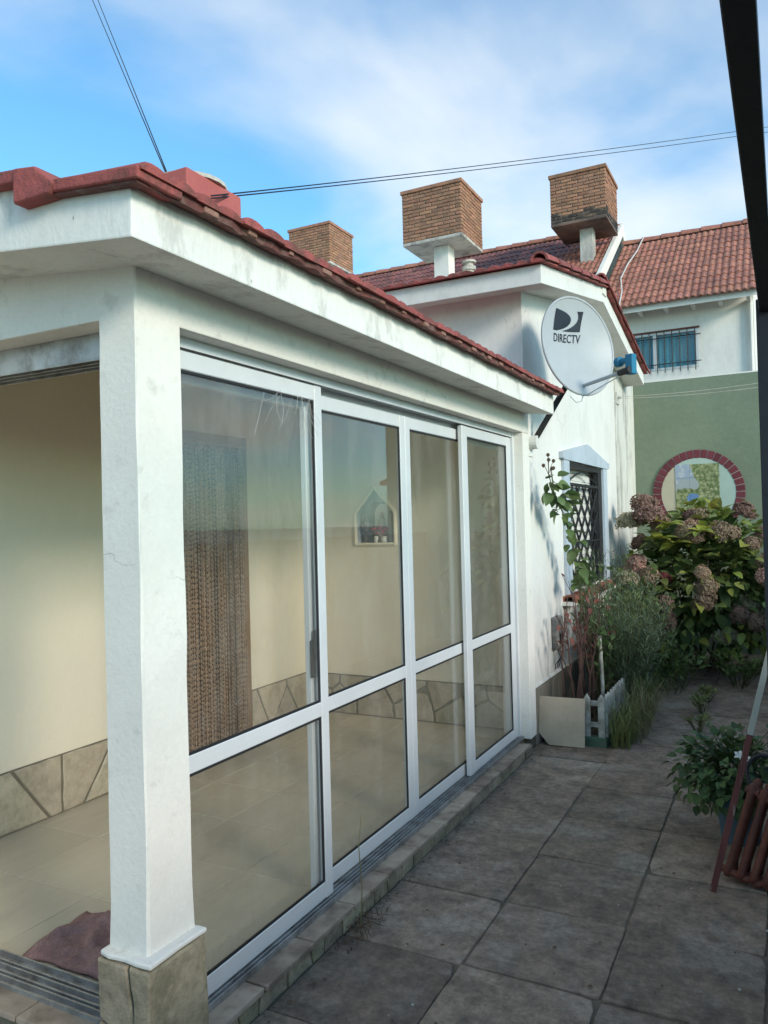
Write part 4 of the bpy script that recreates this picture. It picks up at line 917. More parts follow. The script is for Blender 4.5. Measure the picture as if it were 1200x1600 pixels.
tank(-6.66,-5.39,14.0,1.17,7.14,8.25,-5.98,14.5,5.5,'largest brick tank housing in the middle, on a plain white stalk')
tank(-11.42,-10.16,17.0,1.2,8.30,9.39,-10.5,17.5,6.8,'farthest brick tank housing at left, half hidden by the sunroom eave')
tank(-4.03,-2.93,15.45,1.18,7.48,8.53,-3.42,15.98,6.5,'brick tank housing with soot blackened base beside the party verge',sooty=True,stalkw=0.13)
vp = MB().lathe([(0.10,0),(0.10,0.42),(0.14,0.43),(0.14,0.50),(0.09,0.52),(0.09,0.57),(0.15,0.58),(0.15,0.62),(0.03,0.65)],(-5.60,14.9,6.30),12).build('roof_vent','conc')
tag(vp,'squat round concrete roof vent right of the middle tank stalk','vent')

# ================================================================== SATELLITE DISH
dc = Vector((-1.254,5.488,2.83)); dnrm = Vector((.86728,-.48731,.10179)).normalized()
dV = (Vector((0,0,1))-dnrm*dnrm.z).normalized(); dU = dV.cross(dnrm); DR = 0.352; DD = 0.075
sd = thing('satellite_dish','grey satellite dish with printed emblem and teal receiver on a black mast','satellite dish',(-1.6,5.5,2.19))
def dp(u, v, e=0.0): return dc+dU*u+dV*v+dnrm*(DD*((u*u+v*v)/DR**2-1)+e)
V = []; F = []; nr, na = 10, 56
for side in (0, -0.006):
    for i in range(nr+1):
        r_ = DR*i/nr
        for k in range(na): t = 2*math.pi*k/na; V.append(dp(r_*math.cos(t), r_*math.sin(t)*1.0, side))
half = (nr+1)*na
for s_ in (0, half):
    for i in range(nr):
        for k in range(na): F.append((s_+i*na+k, s_+i*na+(k+1)%na, s_+(i+1)*na+(k+1)%na, s_+(i+1)*na+k))
mb = MB().add(V, F); 
mb.build('reflector','dish',sd,smooth=True,fix=False)
MB().tube([dp(DR*math.cos(2*math.pi*k/na),DR*math.sin(2*math.pi*k/na),-.006) for k in range(na+1)],0.010,8,caps=False).build('rim','dish',sd,smooth=True)
# emblem: dark square with a light swoosh; built as two dark pieces
def uv_piece(name, polys):
    V = []; F = []
    for poly in polys:
        n = len(V); V += [dp(u, v, 0.003) for u, v in poly]; F.append(tuple(range(n, n+len(poly))))
    return MB().add(V, F).build(name,'navy',sd,fix=False)
lx0, lx1, ly0, ly1 = -0.187, 0.098, 0.118, 0.266
def LL(a, b_): # unit square -> dish uv with slight tilt
    return (lx0+(lx1-lx0)*a+(b_-.5)*0.022, ly0+(ly1-ly0)*b_+(a-.5)*0.020)
def strip(fa, fb, n=14):      # quads between two curves of parameter t
    return [[LL(*fa(k/n)),LL(*fb(k/n)),LL(*fb((k+1)/n)),LL(*fa((k+1)/n))] for k in range(n)]
def cur(pts):
    def f(t):
        for (a, xa), (b_, xb) in zip(pts, pts[1:]):
            if t <= b_: return xa+(xb-xa)*(t-a)/(b_-a)
        return pts[-1][1]
    return f
cD = cur([(0,.16),(.06,.30),(.15,.45),(.25,.55),(.38,.625),(.5,.645),(.62,.63),(.75,.56),(.86,.44),(.94,.28),(1,.06)])
cR = cur([(0,.36),(.08,.52),(.18,.66),(.3,.77),(.45,.85),(.6,.88),(.75,.87),(.86,.84),(.95,.80)])
uv_piece('emblem', strip(lambda t:(0,t), lambda t:(cD(t),t), 24))
uv_piece('emblem', strip(lambda t:(cR(t*.95),t*.95), lambda t:(1,t*.95), 24))
tx = bpy.data.curves.new('lettering','FONT'); tx.body = 'DIRECTV'; tx.size = 1.0; tx.space_character = 1.06; tx.resolution_u = 4; tx.offset = 0.012
to = bpy.data.objects.new('lettering_source', tx); C.objects.link(to); bpy.context.view_layer.update()
tme_ = to.to_mesh(); vv = [v.co.copy() for v in tme_.vertices]; ff = [tuple(p.vertices) for p in tme_.polygons]; to.to_mesh_clear()
bpy.data.objects.remove(to, do_unlink=True); bpy.data.curves.remove(tx)
if vv:
    ax, bx_ = min(v.x for v in vv), max(v.x for v in vv); ay, by_ = min(v.y for v in vv), max(v.y for v in vv)
    V = []
    for dx, dz in ((0,0),(0.0035,0),(-0.002,0.0)):
        pass
    for v in vv:
        a, b_ = (v.x-ax)/(bx_-ax), (v.y-ay)/(by_-ay)
        V.append(dp(-0.195+0.285*a+(b_-.5)*.008, 0.036+0.062*b_+(a-.5)*0.020, 0.003))
    MB().add(V, ff).build('lettering','navy',sd,fix=False)
# feed arm + receiver
A = dp(0.03,-0.28,0.004); Bp = Vector((-0.90,5.30,2.585))
MB().tube([A,Bp],[0.013,0.013],8).build('feed_arm','dish',sd)
MB().tube([A+(Bp-A)*0.82,A+(Bp-A)*1.06],[0.022,0.024],8).build('arm_clamp','black',sd)
lb = Vector((-0.882,5.33,2.56)); nd_ = Vector((dnrm.x,dnrm.y,0)).normalized(); sdv = Vector((0,0,1)).cross(nd_)
V = []
for zz_ in (0,0.135):
    for a, b_ in ((-.028,-.026),(.03,-.026),(.03,.026),(-.028,.026)): V.append(lb+nd_*a+sdv*b_+Vector((0,0,zz_)))
MB().add(V,[(0,3,2,1),(4,5,6,7),(0,1,5,4),(1,2,6,5),(2,3,7,6),(3,0,4,7)]).build('receiver','teal',sd,bevel=0.008,segs=3)
h0 = lb+Vector((0,0,0.10))
MB().tube([h0-nd_*.02,h0-nd_*.075,h0-nd_*.08,h0-nd_*.115],[0.021,0.021,0.034,0.034],12).build('feed_horn','teal',sd,smooth=False)
MB().tube([h0-nd_*.1155,h0-nd_*.122],[0.033,0.026],12).build('horn_cap','whitepot',sd)
# coax under the arm
MB().tube([Bp+Vector((0,0,-.01)),A+(Bp-A)*.6+Vector((0,0,-.035)),A+(Bp-A)*.1+Vector((0,0,-.07)),dp(0.0,-.36,-.02),dp(-.03,-.40,-.03),dp(-.07,-.41,-.05),dp(-.09,-.36,-.06)],0.004,6).build('coax','wcable',sd)
foot = Vector((XH+.03,5.50,2.18)); el = Vector((-1.33,5.50,2.60)); 
MB().tube([foot,foot+(el-foot)*.5,el,dp(0,-.10,-.03)],[0.021]*4,10).build('mast','black',sd)
MB().tube([dp(0,-.10,-.012),dp(0,-.10,-.06)],[0.09,0.05],12).build('back_bracket','black',sd)
MB().box(XH+.0005,XH+.008,5.41,5.55,2.07,2.27).build('foot_plate','wallwhite',sd)
MB().tube([(XH+.008,5.475,2.17),(XH+.065,5.475,2.17)],[0.052,0.048],14).build('foot_cap','shutter',sd)

# ================================================================== OVERHEAD CABLES
def cable(name, label, pts, r_, cat='cable', mat='cable'):
    o = MB().tube(pts, r_, 5).build(name, mat); return tag(o, label, cat)
def pix(x, y, t):    # point at distance t along a view direction; used only to measure where the line hangs
    v = fw+(x-600)/1210*rt+(y-800)/1210*dn; return Vector((0,0,1.62))+v*t
for k, dz in enumerate((0,1)):
    pts = []
    for i in range(13):
        s_ = i/12; x = 330+900*s_
        y = 306-112*s_*1.0+ (14*4*s_*(1-s_))*0.35 + (4+4*s_)*k
        pts.append(pix(x, y, 3.95+9*s_))
    cable('power_cable', ('upper' if k == 0 else 'lower')+' strand of the cable pair crossing the sky above the tank housings', pts, 0.0042)
    pts = [pix(136+9*k+s_*(122-7*k), -20+s_*(288), 3.6+3.0*(1-s_)) for s_ in (0,.25,.5,.75,1)]
    cable('power_cable', ('left' if k == 0 else 'right')+' strand of the cable pair dropping to the red roof box', pts, 0.0032)

# ================================================================== PERGOLA BEAM AND POST
pg = thing('black_pergola_frame','black square steel pergola frame overhead at the right edge','pergola',(-0.04,2.9,0))
MB().box(-0.058,-0.014,-1.5,2.92,2.30,2.345).build('beam','blackpost',pg,bevel=0.003)
MB().box(-0.068,-0.024,2.92,2.964,0,2.345).build('post','blackpost',pg,bevel=0.003)
MB().box(-0.013,0.95,2.92,2.964,2.30,2.345).build('cross_beam','blackpost',pg,bevel=0.003)

# ================================================================== RIGHT SIDE (seen in the glass)
rw = MB().box(1.0,1.16,-3,9.88,-.05,1.47).build('boundary_wall','darkwall'); tag(rw,'low dark boundary wall along the right side of the alley','wall')
sh_ = thing('timber_shed','brown timber clad shed beyond the boundary wall, faintly mirrored in the farther glass panels','shed',(4.5,25,0))
MB().box(3.66,7.5,22.2,35,-.05,2.9).build('wall','darkwall',sh_)
MB().prism([(3.2,2.92),(5.6,3.7),(8.0,2.92),(8.0,2.80),(3.2,2.80)],'y',21.9,35.4).build('roof','rooftiled',sh_)
bdm = MB().box(3.60,3.66,22.2,35,0.004,0.235).mesh('board','wood',bevel=0.012)
for k in range(12): inst('board',bdm,sh_,Matrix.Translation((random.uniform(-.008,.008),0,0.24*k)))
MB().box(3.55,3.588,26.2,28.0,1.2,2.3).build('window','alu',sh_)

# ================================================================== LEANING BOARD, PICKET FENCE, POLE
bd = MB(); 
bo = bd.prism([(-0.165,0.085),(-0.085,0),(0.165,0),(0.165,0.335),(-0.165,0.335)],'y',-.005,.005).build('leaning_tile','board')
bo.matrix_basis = Matrix.Translation((-1.455,5.45,0.004)) @ Matrix.Rotation(R(3),4,'Z') @ Matrix.Rotation(R(-10),4,'X')
tag(bo,'beige floor tile with a broken corner leaning beside the white picket fence','tile')
pf = thing('picket_fence','low white picket fence on a green kerb edging the flower bed','fence',(-1.17,5.55,0))
kb = MB(); kb.box(-1.60,-1.155,5.53,5.60,-.02,0.065); kb.box(-1.195,-1.155,5.60,7.75,-.02,0.060); kb.build('kerb','greenkerb',pf,bevel=0.01)
def picket(h, w=0.045): return MB().prism([(-w/2,0),(w/2,0),(w/2,h-.035),(0,h),(-w/2,h-.035)],'y',-.008,.008).mesh('picket','picket',bevel=0.002,segs=1)
pk = picket(0.305)
for k in range(2): inst('picket',pk,pf,Matrix.Translation((-1.19-0.10*k,5.550,0.062)) @ Matrix.Rotation(random.uniform(-.03,.03),4,'Y'))
for k in range(25):
    inst('picket',pk,pf,Matrix.Translation((-1.163,5.60+0.085*k,0.058)) @ Matrix.Rotation(math.pi/2,4,'Z') @ Matrix.Rotation(random.uniform(-.04,.04),4,'Y'))
for z in (0.13,0.28):
    MB().box(-1.58,-1.165,5.559,5.571,z,z+.035).build('rail','picket',pf); MB().box(-1.183,-1.172,5.575,7.72,z,z+.035).build('rail','picket',pf)
wp = MB().tube([(-1.28,6.05,0.0),(-1.285,6.07,0.35),(-1.30,6.08,0.70)],0.014,8).tube([(-1.292,6.075,0.56),(-1.293,6.075,0.575)],0.0155,8).build('white_stake','picket')
tag(wp,'thin white stake standing behind the picket fence','stake')

# ================================================================== RADIATOR, STICK, POT
rdt = thing('cast_iron_radiator','rusty red cast iron radiator leaning on its side at the right edge','radiator',(-0.12,3.75,0))
lean = Vector((0.135,0.10,0.45)); ln = lean.normalized()
up_ = ln; ac = Vector((0.92,-0.20,0)); ac = (ac-up_*ac.dot(up_)).normalized(); dp_ = up_.cross(ac)
for k in range(5):
    for q in range(2):
        b0 = Vector((-0.275,3.72,0.02))+ac*(0.056*k)+dp_*(0.085*q)+Vector((0,0,0))
        b0.z = max(b0.z, 0.025)
        Lr = 0.42-0.01*k
        MB().tube([b0,b0+up_*.02,b0+up_*.05,b0+up_*(Lr-.06),b0+up_*(Lr-.02),b0+up_*Lr],[0.010,0.021,0.016,0.016,0.021,0.009],10).build('column','radiator',rdt,smooth=True)
    for e in (0.03, Lr-.03):
        b1 = Vector((-0.275,3.72,0.02))+ac*(0.056*k)+up_*e; b1.z = max(b1.z,.03)
        MB().tube([b1-dp_*.0,b1+dp_*.085],[0.022,0.022],10).build('header','radiator',rdt)
        MB().tube([b1-ac*.027,b1+ac*.03],[0.016,0.016],8).build('nipple','radiator',rdt)
sk = thing('leaning_stick','long wooden stick, pale above and maroon below, leaning in front of the potted plant','stick',(-0.318,3.588,0))
s0 = Vector((-0.320,3.58,0.0)); s1 = Vector((-0.052,2.985,1.55))
s0 = Vector((-0.322,3.60,0.0)); s1 = Vector((0.02,3.75,1.42))
mid = s0+(s1-s0)*0.47
def bar4(A, B, w_, d_):
    dd = (B-A).normalized(); a_ = dd.cross(Vector((0,1,0))).normalized(); c_ = dd.cross(a_); V = []
    for P in (A,B):
        for x_, y_ in ((-1,-1),(1,-1),(1,1),(-1,1)): V.append(P+a_*x_*w_+c_*y_*d_)
    return MB().add(V,[(0,3,2,1),(4,5,6,7),(0,1,5,4),(1,2,6,5),(2,3,7,6),(3,0,4,7)])
bar4(s0,mid,0.013,0.010).build('lower_part','stickred',sk,bevel=0.002); bar4(mid+(s1-s0)*.001,s1,0.0125,0.0095).build('upper_part','stickpale',sk,bevel=0.002)
hp = MB().tube([(-0.115+0.075*math.cos(t),3.93+.03*math.sin(t),0.43+0.075*math.sin(t)) for t in [2*math.pi*k/24 for k in range(25)]],0.010,6,caps=False).build('black_hoop','black'); tag(hp,'black rubber hoop resting on the top of the radiator','hoop')

# ---- leaves
def leaf_mesh(name, mat, l=0.12, w=0.075, fold=0.25, curl=0.25, n=5):
    V = []; F = []
    for i in range(n+1):
        t = i/n; hw = w/2*(math.sin(math.pi*min(1,t**0.8*0.97+.02))**0.8) if 0 < i < n else 0.0015
        y = l*t; z = -curl*l*t*t
        V += [(-hw,y,z+fold*hw),(0,y,z),(hw,y,z+fold*hw)]
    for i in range(n):
        a = 3*i; F += [(a,a+1,a+4,a+3),(a+1,a+2,a+5,a+4)]
    return MB().add(V,F).mesh(name,mat,smooth=True,fix=False)
def leaf_xf(p, d, roll, s, droop=0.0):
    """leaf whose +y axis follows d and whose +z faces up/outwards"""
    d = d.normalized(); up = Vector((0,0,1))
    x = d.cross(up); x = x.normalized() if x.length > .05 else Vector((1,0,0)); z = x.cross(d)
    return frame_mat(p,x,d,z) @ Matrix.Rotation(roll,4,'Y') @ Matrix.Scale(s,4)
def leaf_add(mb, me, mw):
    n = len(mb.v); mb.v += [tuple(mw @ v.co) for v in me.vertices]; mb.f += [tuple(i+n for i in p.vertices) for p in me.polygons]; mb.mi += [0]*len(me.polygons)
lfA = leaf_mesh('leaf','leaf',0.15,0.095); lfB = leaf_mesh('leaf','leaf',0.13,0.085,fold=.4,curl=.45); lfY = leaf_mesh('leaf','leafy',0.18,0.10,fold=.35,curl=.3)
lfD = leaf_mesh('leaf','leafd',0.15,0.10,n=4)

def head_mesh(name, mat, r_, seed, n=150):
    """dried mop-head: papery four-petalled florets on an uneven, lumpy dome"""
    rg = random.Random(seed); mb = MB(); sd_ = Vector((seed*3.1, 1.7, 0.3))
    for k in range(n):
        z = 1-1.5*(k+.5)/n; t = k*2.39996+rg.uniform(-.2,.2); q = math.sqrt(max(0,1-z*z)); d = Vector((q*math.cos(t),q*math.sin(t),z))
        lump = 1+0.38*mnoise.noise(d*1.9+sd_)
        p = Vector((d.x*r_,d.y*r_,d.z*r_*0.72))*lump*rg.uniform(.80,1.06)
        x = d.cross(Vector((rg.uniform(-1,1),rg.uniform(-1,1),rg.uniform(-1,1)))).normalized(); y = d.cross(x); s = r_*rg.uniform(.15,.27)
        dd = (d+Vector((rg.uniform(-.6,.6),rg.uniform(-.6,.6),rg.uniform(-.6,.6)))).normalized()
        for (a, b_) in ((x,y),(-x,-y),(y,-x),(-y,x)):
            mb.add([p, p+a*s*.8+b_*s*.5+dd*s*rg.uniform(.1,.8), p+a*s*1.25+dd*s*rg.uniform(-.4,.6), p+a*s*.8-b_*s*.5+dd*s*rg.uniform(.1,.8)],[(0,1,2,3)])
    return mb.mesh(name,mat,fix=False)
heads = [head_mesh('flower_head','floret',0.125,k) for k in range(6)]
headc = head_mesh('flower_head','floretc',0.11,9); headr = head_mesh('flower_head','floretr',0.09,10)

# ---- hydrangea: big shrub in front of the green wall
hy = thing('hydrangea_shrub','large hydrangea shrub with dried brown flower heads and yellowing leaves by the green wall','shrub',(-0.85,8.6,0))
HC, HRx, HRy, HRz = Vector((-0.76,8.70,0.86)), 0.86, 0.76, 0.80
def hsurf(th, ph, k=1.0):
    r_ = 1+0.14*mnoise.noise(Vector((math.cos(th)*2,math.sin(th)*2,ph*2)))
    return HC+Vector((HRx*math.cos(th)*math.cos(ph),HRy*math.sin(th)*math.cos(ph),HRz*math.sin(ph)))*k*r_
rg = random.Random(77)
for k in range(16):
    th, ph = rg.uniform(0,6.28), rg.uniform(0.1,1.2); e = hsurf(th,ph,.85); b0 = Vector((HC.x+rg.uniform(-.2,.2),HC.y+rg.uniform(-.2,.2),0))
    MB().tube([b0,b0.lerp(e,.5)+Vector((0,0,.12)),e],[0.010,0.007,0.004],5).build('stem','stem',hy)
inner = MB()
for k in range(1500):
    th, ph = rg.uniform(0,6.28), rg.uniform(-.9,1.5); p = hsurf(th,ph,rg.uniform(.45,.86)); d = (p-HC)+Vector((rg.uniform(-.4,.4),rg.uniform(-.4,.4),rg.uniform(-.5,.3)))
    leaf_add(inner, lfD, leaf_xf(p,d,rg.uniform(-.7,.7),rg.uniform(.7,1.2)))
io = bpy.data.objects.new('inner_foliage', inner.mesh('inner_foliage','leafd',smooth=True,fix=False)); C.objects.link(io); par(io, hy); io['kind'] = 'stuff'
cnt = 0
while cnt < 262:
    th, ph = rg.uniform(math.pi*0.9,math.pi*2.1), rg.uniform(-.85,1.45)
    p = hsurf(th,ph,rg.uniform(.90,1.06)); out_ = (p-HC).normalized()
    d = out_*0.7+Vector((rg.uniform(-.8,.8),rg.uniform(-.6,.3),rg.uniform(-.7,.35)))
    yellow = (ph > 0.25 and rg.random() < .6 and p.x < -.45) or rg.random() < .22
    inst('leaf', lfY if yellow else rg.choice((lfA,lfB)), hy, leaf_xf(p,d,rg.uniform(-.6,.6),rg.uniform(.5,1.1))); cnt += 1
for (x, y, z) in ((-1.20,8.15,1.60),(-1.02,8.05,1.52),(-0.95,8.02,1.34),(-1.10,8.05,1.38),(-0.72,8.0,1.45)):
    for q in range(7):
        a = q*0.9+rg.uniform(-.2,.2); inst('leaf', lfY, hy, leaf_xf(Vector((x,y,z)),Vector((math.cos(a),math.sin(a)*.7-.25,rg.uniform(-.15,.55))),rg.uniform(-.4,.4),rg.uniform(.7,1.0)))
for k in range(46):
    if k < 12: th, ph = rg.uniform(math.pi*0.95,math.pi*2.05), rg.uniform(.45,1.2)
    else: th, ph = rg.uniform(math.pi*1.0,math.pi*2.0), rg.uniform(-.55,.75)
    p = hsurf(th,ph,1.04); out_ = (p-HC).normalized(); q = (out_+Vector((0,-.2,.5))).to_track_quat('Z','Y')
    inst('flower_head', rg.choice(heads), hy, Matrix.Translation(p) @ q.to_matrix().to_4x4() @ Matrix.Rotation(rg.uniform(0,6),4,'Z') @ Matrix.Scale(rg.uniform(.5,.86),4))
for (x, y, z, me_, s) in ((-1.42,8.25,1.56,headc,1.15),(-1.30,8.4,1.74,heads[0],0.95),(-1.12,8.15,0.98,headr,1.0),(-0.35,8.3,0.72,headc,1.15),(-1.22,8.15,1.60,heads[1],1.1),(-1.30,7.2,1.05,headc,.9),(-0.55,8.15,0.42,headc,1.0)):
    inst('flower_head', me_, hy, Matrix.Translation((x,y,z)) @ Matrix.Rotation(rg.uniform(-.4,.4),4,'X') @ Matrix.Scale(s,4))

# ---- rose bush by the wall: tall leafy cane and bare lower twigs
rs = thing('climbing_rose','leggy rose with green leaves and hips climbing beside the lattice window','rose',(-1.46,5.9,0.05))
cane = [Vector(p) for p in ((-1.44,6.15,0.05),(-1.46,6.10,0.6),(-1.44,6.12,1.0),(-1.46,6.02,1.35),(-1.47,5.80,1.62),(-1.48,5.55,1.80),(-1.49,5.45,1.93))]
MB().tube(cane,[.011,.010,.009,.007,.006,.004,.003],6).build('cane','gstem',rs)
hips = MB().lathe([(0.003,-.014),(0.013,-.004),(0.013,.006),(0.005,.014)],(0,0,0),7).mesh('rose_hip','stem',smooth=True)
for k,(dx,dy,dz) in enumerate(((-.01,-.09,.06),(.02,-.06,.10),(.0,.0,.14),(.02,.07,.10),(.01,.10,.05),(.03,-.02,.04))):
    tip = cane[-1]+Vector((dx,dy,dz)); MB().tube([cane[-1+(-1 if k>3 else 0)],cane[-1].lerp(tip,.6)+Vector((0,0,.01)),tip],.0025,4).build('twig','stem',rs); inst('rose_hip',hips,rs,Matrix.Translation(tip))
lfR = leaf_mesh('leaf','roseleaf',0.10,0.07,n=4); lfRd = leaf_mesh('leaf','redleaf',0.05,0.03,n=3)
for k in range(90):
    i = rg.uniform(2.2,5.9); a = cane[int(i)].lerp(cane[min(6,int(i)+1)],i%1); d = Vector((rg.uniform(-.2,1),rg.uniform(-1,.8),rg.uniform(-.8,.4))); off_ = d.normalized()*rg.uniform(.01,.085)
    inst('leaf',lfR,rs,leaf_xf(a+off_,d,rg.uniform(-.8,.8),rg.uniform(.6,1.25)))
tw = thing('bare_shrub','bare brown twiggy shrub with a few dry red leaves in the flower bed','shrub',(-1.42,6.0,0.05))
rg = random.Random(5)
for k in range(18):
    b0 = Vector((-1.42+rg.uniform(-.08,.08),5.95+rg.uniform(-.25,.35),0.05)); top = b0+Vector((rg.uniform(-.08,.10),rg.uniform(-.35,.2),rg.uniform(.55,1.05)))
    md = b0.lerp(top,.5)+Vector((rg.uniform(-.05,.05),rg.uniform(-.08,.08),0)); MB().tube([b0,b0.lerp(md,.5),md,md.lerp(top,.6),top],[.009,.008,.006,.005,.003],5).build('branch','bark',tw)
    for q in range(4):
        a = md.lerp(top,rg.uniform(0,.9)); e = a+Vector((rg.uniform(-.06,.08),rg.uniform(-.16,.12),rg.uniform(.06,.24))); MB().tube([a,a.lerp(e,.5)+Vector((0,rg.uniform(-.03,.03),0)),e],[.004,.003,.002],4).build('twig','bark',tw)
        if rg.random() < .6: inst('leaf',lfRd,tw,leaf_xf(e,Vector((rg.uniform(-.3,1),rg.uniform(-1,.5),rg.uniform(-.9,0))),rg.uniform(-.6,.6),rg.uniform(.7,1.4)))
# ---- feathery herb and leafy weeds in the bed
def herb(name, label, base, h, spread, nst, seed, mat, nl, ll_, wl, cat='plant', lean_=(0,0,0)):
    rg = random.Random(seed); t = thing(name, label, cat, base); stem = MB(); fol = MB()
    lm = leaf_mesh('needle',mat,ll_,wl,fold=.1,curl=.15,n=2)
    for k in range(nst):
        a = rg.uniform(0,6.28); rr = spread*math.sqrt(rg.random()); b0 = Vector(base)+Vector((.25*rr*math.cos(a),.6*rr*math.sin(a),0)); top = b0+Vector((rr*.8*math.cos(a),rr*1.2*math.sin(a),h*rg.uniform(.55,1.0)))+Vector(lean_)
        md = b0.lerp(top,.5)+Vector((rg.uniform(-.04,.04),rg.uniform(-.04,.04),.05)); stem.tube([b0,md,top],[.004,.003,.0015],4)
        for q in range(nl):
            s_ = rg.uniform(.25,1.0); p = (b0.lerp(md,s_*2) if s_ < .5 else md.lerp(top,s_*2-1)); dd = (top-b0).normalized()*.6+Vector((rg.uniform(-1,1),rg.uniform(-1,1),rg.uniform(-.3,.8)))
            leaf_add(fol,lm,leaf_xf(p,dd,rg.uniform(-1,1),rg.uniform(.6,1.3)))
    stem.build('stems','gstem',t,fix=False); fo = bpy.data.objects.new('foliage',fol.mesh('foliage',mat,smooth=False,fix=False)); C.objects.link(fo); par(fo,t); fo['kind'] = 'stuff'
    return t
herb('feathery_shrub','feathery grey green shrub spilling over the middle of the picket fence',(-1.22,6.55,0.05),1.05,0.36,84,3,'needle',50,0.06,0.006,cat='shrub',lean_=(.1,-.05,0))
herb('rosemary_clump','tall fine leaved grey green herb under the lattice window',(-1.40,6.75,0.05),1.35,0.30,52,4,'needle',42,0.06,0.008)
herb('leafy_weed','broad leaved green weed between the bare shrub and the feathery shrub',(-1.33,6.35,0.05),0.95,0.25,16,6,'roseleaf',12,0.085,0.045,cat='weed')
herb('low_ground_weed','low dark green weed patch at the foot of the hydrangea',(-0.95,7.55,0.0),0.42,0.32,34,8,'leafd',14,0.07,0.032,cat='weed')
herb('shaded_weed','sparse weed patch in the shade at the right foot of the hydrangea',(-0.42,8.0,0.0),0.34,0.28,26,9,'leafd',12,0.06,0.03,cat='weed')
herb('joint_weed','small weed growing in the paving joint behind the potted plant',(-0.62,6.2,0.0),0.09,0.10,12,10,'grass',8,0.05,0.014,cat='weed')
herb('joint_weed','tiny weed in the long paving joint just beyond the first joint weed',(-0.63,6.75,0.0),0.14,0.10,12,12,'grass',8,0.05,0.012,cat='weed')
herb('joint_weed','small weed in the long paving joint nearest the hydrangea',(-0.64,7.2,0.0),0.12,0.11,12,13,'grass',8,0.05,0.014,cat='weed')
herb('rear_bed_plant','leafy green plant filling the flower bed behind the lattice window',(-1.30,7.6,0.05),1.15,0.34,30,14,'roseleaf',14,0.09,0.05)
def tuft(name, label, base, n, h, spread, seed, mat, w_=0.004):
    rg = random.Random(seed); mb = MB()
    for k in range(n):
        a = rg.uniform(0,6.28); b0 = Vector(base)+Vector((rg.uniform(-.06,.06),rg.uniform(-.22,.22),0)); r_ = spread*rg.uniform(.2,1.0); hh = h*rg.uniform(.5,1.1); sx = Vector((-math.sin(a),math.cos(a),0))*w_
        P = [b0, b0+Vector((math.cos(a)*r_*.3,math.sin(a)*r_*.3,hh*.6)), b0+Vector((math.cos(a)*r_*.75,math.sin(a)*r_*.75,hh*.9)), b0+Vector((math.cos(a)*r_*1.2,math.sin(a)*r_*1.2,hh*.72))]
        V = []
        for i, p in enumerate(P): s_ = (1,.8,.5,.08)[i]; V += [p-sx*s_,p+sx*s_]
        mb.add(V,[(0,1,3,2),(2,3,5,4),(4,5,7,6)])
    return tag(mb.build(name,mat,fix=False),label,'grass')
tuft('grass_tuft','thick green grass tuft at the near end of the picket fence',(-1.06,5.75,0),300,0.30,0.22,3,'grass',0.0028)
tuft('grass_tuft','second green grass tuft farther along the picket fence',(-1.04,6.35,0),240,0.40,0.26,4,'grass',0.0028)
tuft('dry_grass_tuft','pale dry grass blades arching over the paving beside the picket fence',(-1.0,5.95,0),110,0.42,0.55,5,'drygrass',0.0025)

# ---- potted plant
pp = thing('potted_plant','bushy green potted plant in a blue grey pot behind the leaning stick','potted plant',(-0.24,4.22,0))
MB().lathe([(0.085,0.0),(0.09,0.01),(0.115,0.20),(0.123,0.20),(0.123,0.23),(0.108,0.232),(0.10,0.20)],(-0.24,4.22,0),16).build('pot','pot',pp)
rg = random.Random(21); lp1 = leaf_mesh('leaf','potleaf',0.046,0.042,fold=.3,curl=.3,n=4); lp2 = leaf_mesh('leaf','potleaf',0.040,0.034,fold=.2,curl=.5,n=4)
PC = Vector((-0.27,4.24,0.33))
inn = MB()
for k in range(700):
    v = Vector((rg.gauss(0,1),rg.gauss(0,1),rg.gauss(0,1))).normalized(); p = PC+Vector((v.x*.26,v.y*.26,v.z*.17))*rg.uniform(.3,.9)
    leaf_add(inn, lp1, leaf_xf(p,v+Vector((0,0,rg.uniform(-.6,.3))),rg.uniform(-.8,.8),rg.uniform(.7,1.1)))
io = bpy.data.objects.new('inner_foliage',inn.mesh('inner_foliage','potleaf',smooth=True,fix=False)); C.objects.link(io); par(io,pp); io['kind'] = 'stuff'
for k in range(296):
    v = Vector((rg.gauss(0,1),rg.gauss(-.5,1),rg.gauss(.25,1))).normalized(); p = PC+Vector((v.x*.28,v.y*.28,v.z*.18+.03*mnoise.noise(v*3)))*rg.uniform(.85,1.08)
    inst('leaf',rg.choice((lp1,lp2)),pp,leaf_xf(p,v+Vector((rg.uniform(-.4,.4),rg.uniform(-.4,.4),rg.uniform(-.7,.2))),rg.uniform(-.7,.7),rg.uniform(.7,1.25)))
for k in range(14):
    v = Vector((rg.gauss(0,1),rg.gauss(0,1),0)); e = PC+Vector((rg.uniform(-.2,.2),rg.uniform(-.2,.2),rg.uniform(.12,.22))); MB().tube([(-0.24,4.22,.2),PC.lerp(e,.4),e],[.004,.003,.002],4).build('stem','gstem',pp)
    inst('leaf',lp1,pp,leaf_xf(e,Vector((rg.uniform(-1,1),rg.uniform(-1,1),.2)),0,1.0))
fl_ = MB()
for k in range(5): a = 2*math.pi*k/5; fl_.add([(0,0,0),(.018*math.cos(a-.5),.018*math.sin(a-.5),.004),(.026*math.cos(a),.026*math.sin(a),.006),(.018*math.cos(a+.5),.018*math.sin(a+.5),.004)],[(0,1,2,3)])
fme = fl_.mesh('blossom','whitepot',fix=False)
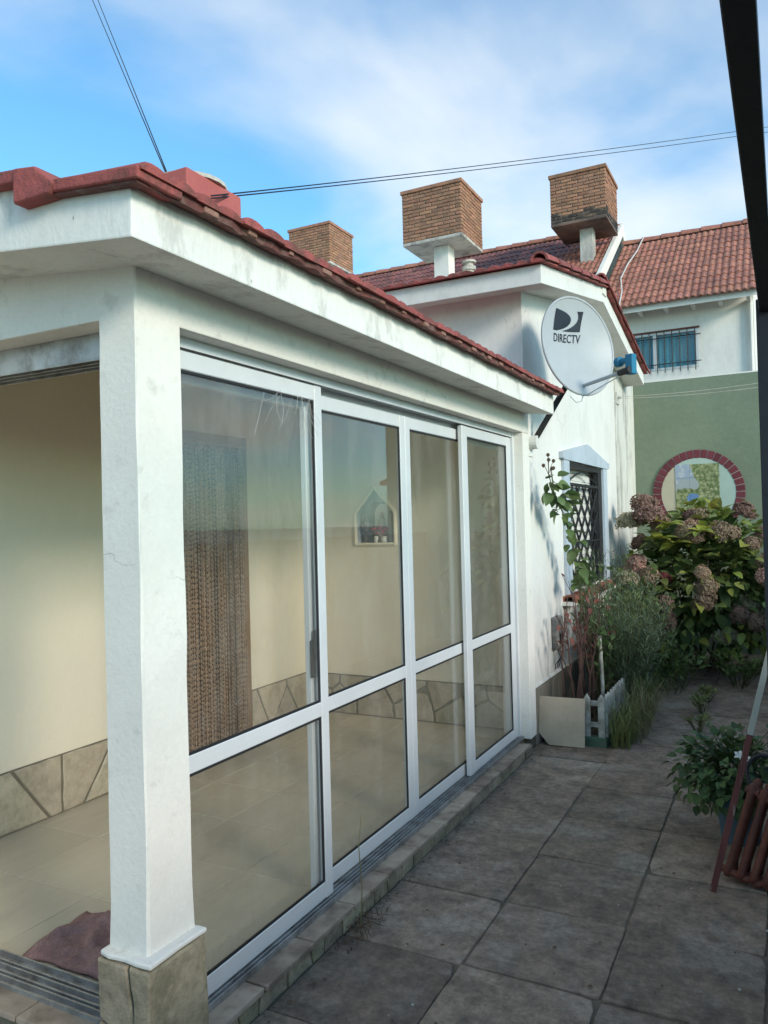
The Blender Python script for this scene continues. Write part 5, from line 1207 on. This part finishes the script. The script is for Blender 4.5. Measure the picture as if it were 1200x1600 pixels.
for q in ((-0.225,4.02,0.475),(-0.20,4.03,0.465)): inst('blossom',fme,pp,Matrix.Translation(q) @ Matrix.Rotation(.9,4,'X'))

# ---- dry weed at the sill and small litter on the paving
dw = thing('dry_sill_weed','dry brown weed stalk growing at the foot of the sill','weed',(-1.55,2.70,0))
MB().tube([(-1.55,2.70,0),(-1.545,2.71,.16),(-1.55,2.70,.33),(-1.535,2.70,.46)],[.003,.0025,.002,.001],5).build('stalk','drygrass',dw)
for k in range(9):
    a = random.uniform(0,6.28); r_ = random.uniform(.05,.16)
    MB().tube([(-1.55,2.70,0.01),(-1.55+r_*.5*math.cos(a),2.70+r_*.5*math.sin(a),.03),(-1.55+abs(r_*math.cos(a)),2.70+r_*math.sin(a),.008)],[.0022,.0018,.001],4).build('side_stalk','litter',dw)
tuft('moss_tuft','short brown grass clump at the foot of the dry weed stalk',(-1.56,2.70,0),90,0.035,0.05,15,'litter',0.002)
lt = MB(); rg = random.Random(8)
for k in range(260):
    near = rg.random() < .6
    x = -1.575+abs(rg.gauss(0,.05)) if near else rg.uniform(-1.5,0.2); y = rg.uniform(1.9,7.5); s = rg.uniform(.003,.011); a = rg.uniform(0,6.28)
    lt.add([(x+s*math.cos(a),y+s*math.sin(a),.006),(x-s*.6*math.sin(a),y+s*.6*math.cos(a),.010),(x-s*math.cos(a),y-s*math.sin(a),.006),(x+s*.6*math.sin(a),y-s*.6*math.cos(a),.007)],[(0,1,2,3)])
lo = lt.build('leaf_litter','litter',fix=False); lo['kind'] = 'stuff'; tag(lo,'crumbs of dry leaf litter scattered over the paving','litter')
ch = MB()
for k in range(26):
    x, y = rg.uniform(-1.5,-.1), rg.uniform(2.0,6.0); s = rg.uniform(.0015,.005)
    ch.box(x-s,x+s,y-s*.6,y+s*.6,.002,.006)
co_ = ch.build('pale_chips','chip',fix=False); co_['kind'] = 'stuff'; tag(co_,'tiny pale chips scattered over the paving','debris')

# every remaining top-level copy is already labelled
bpy.context.view_layer.update()
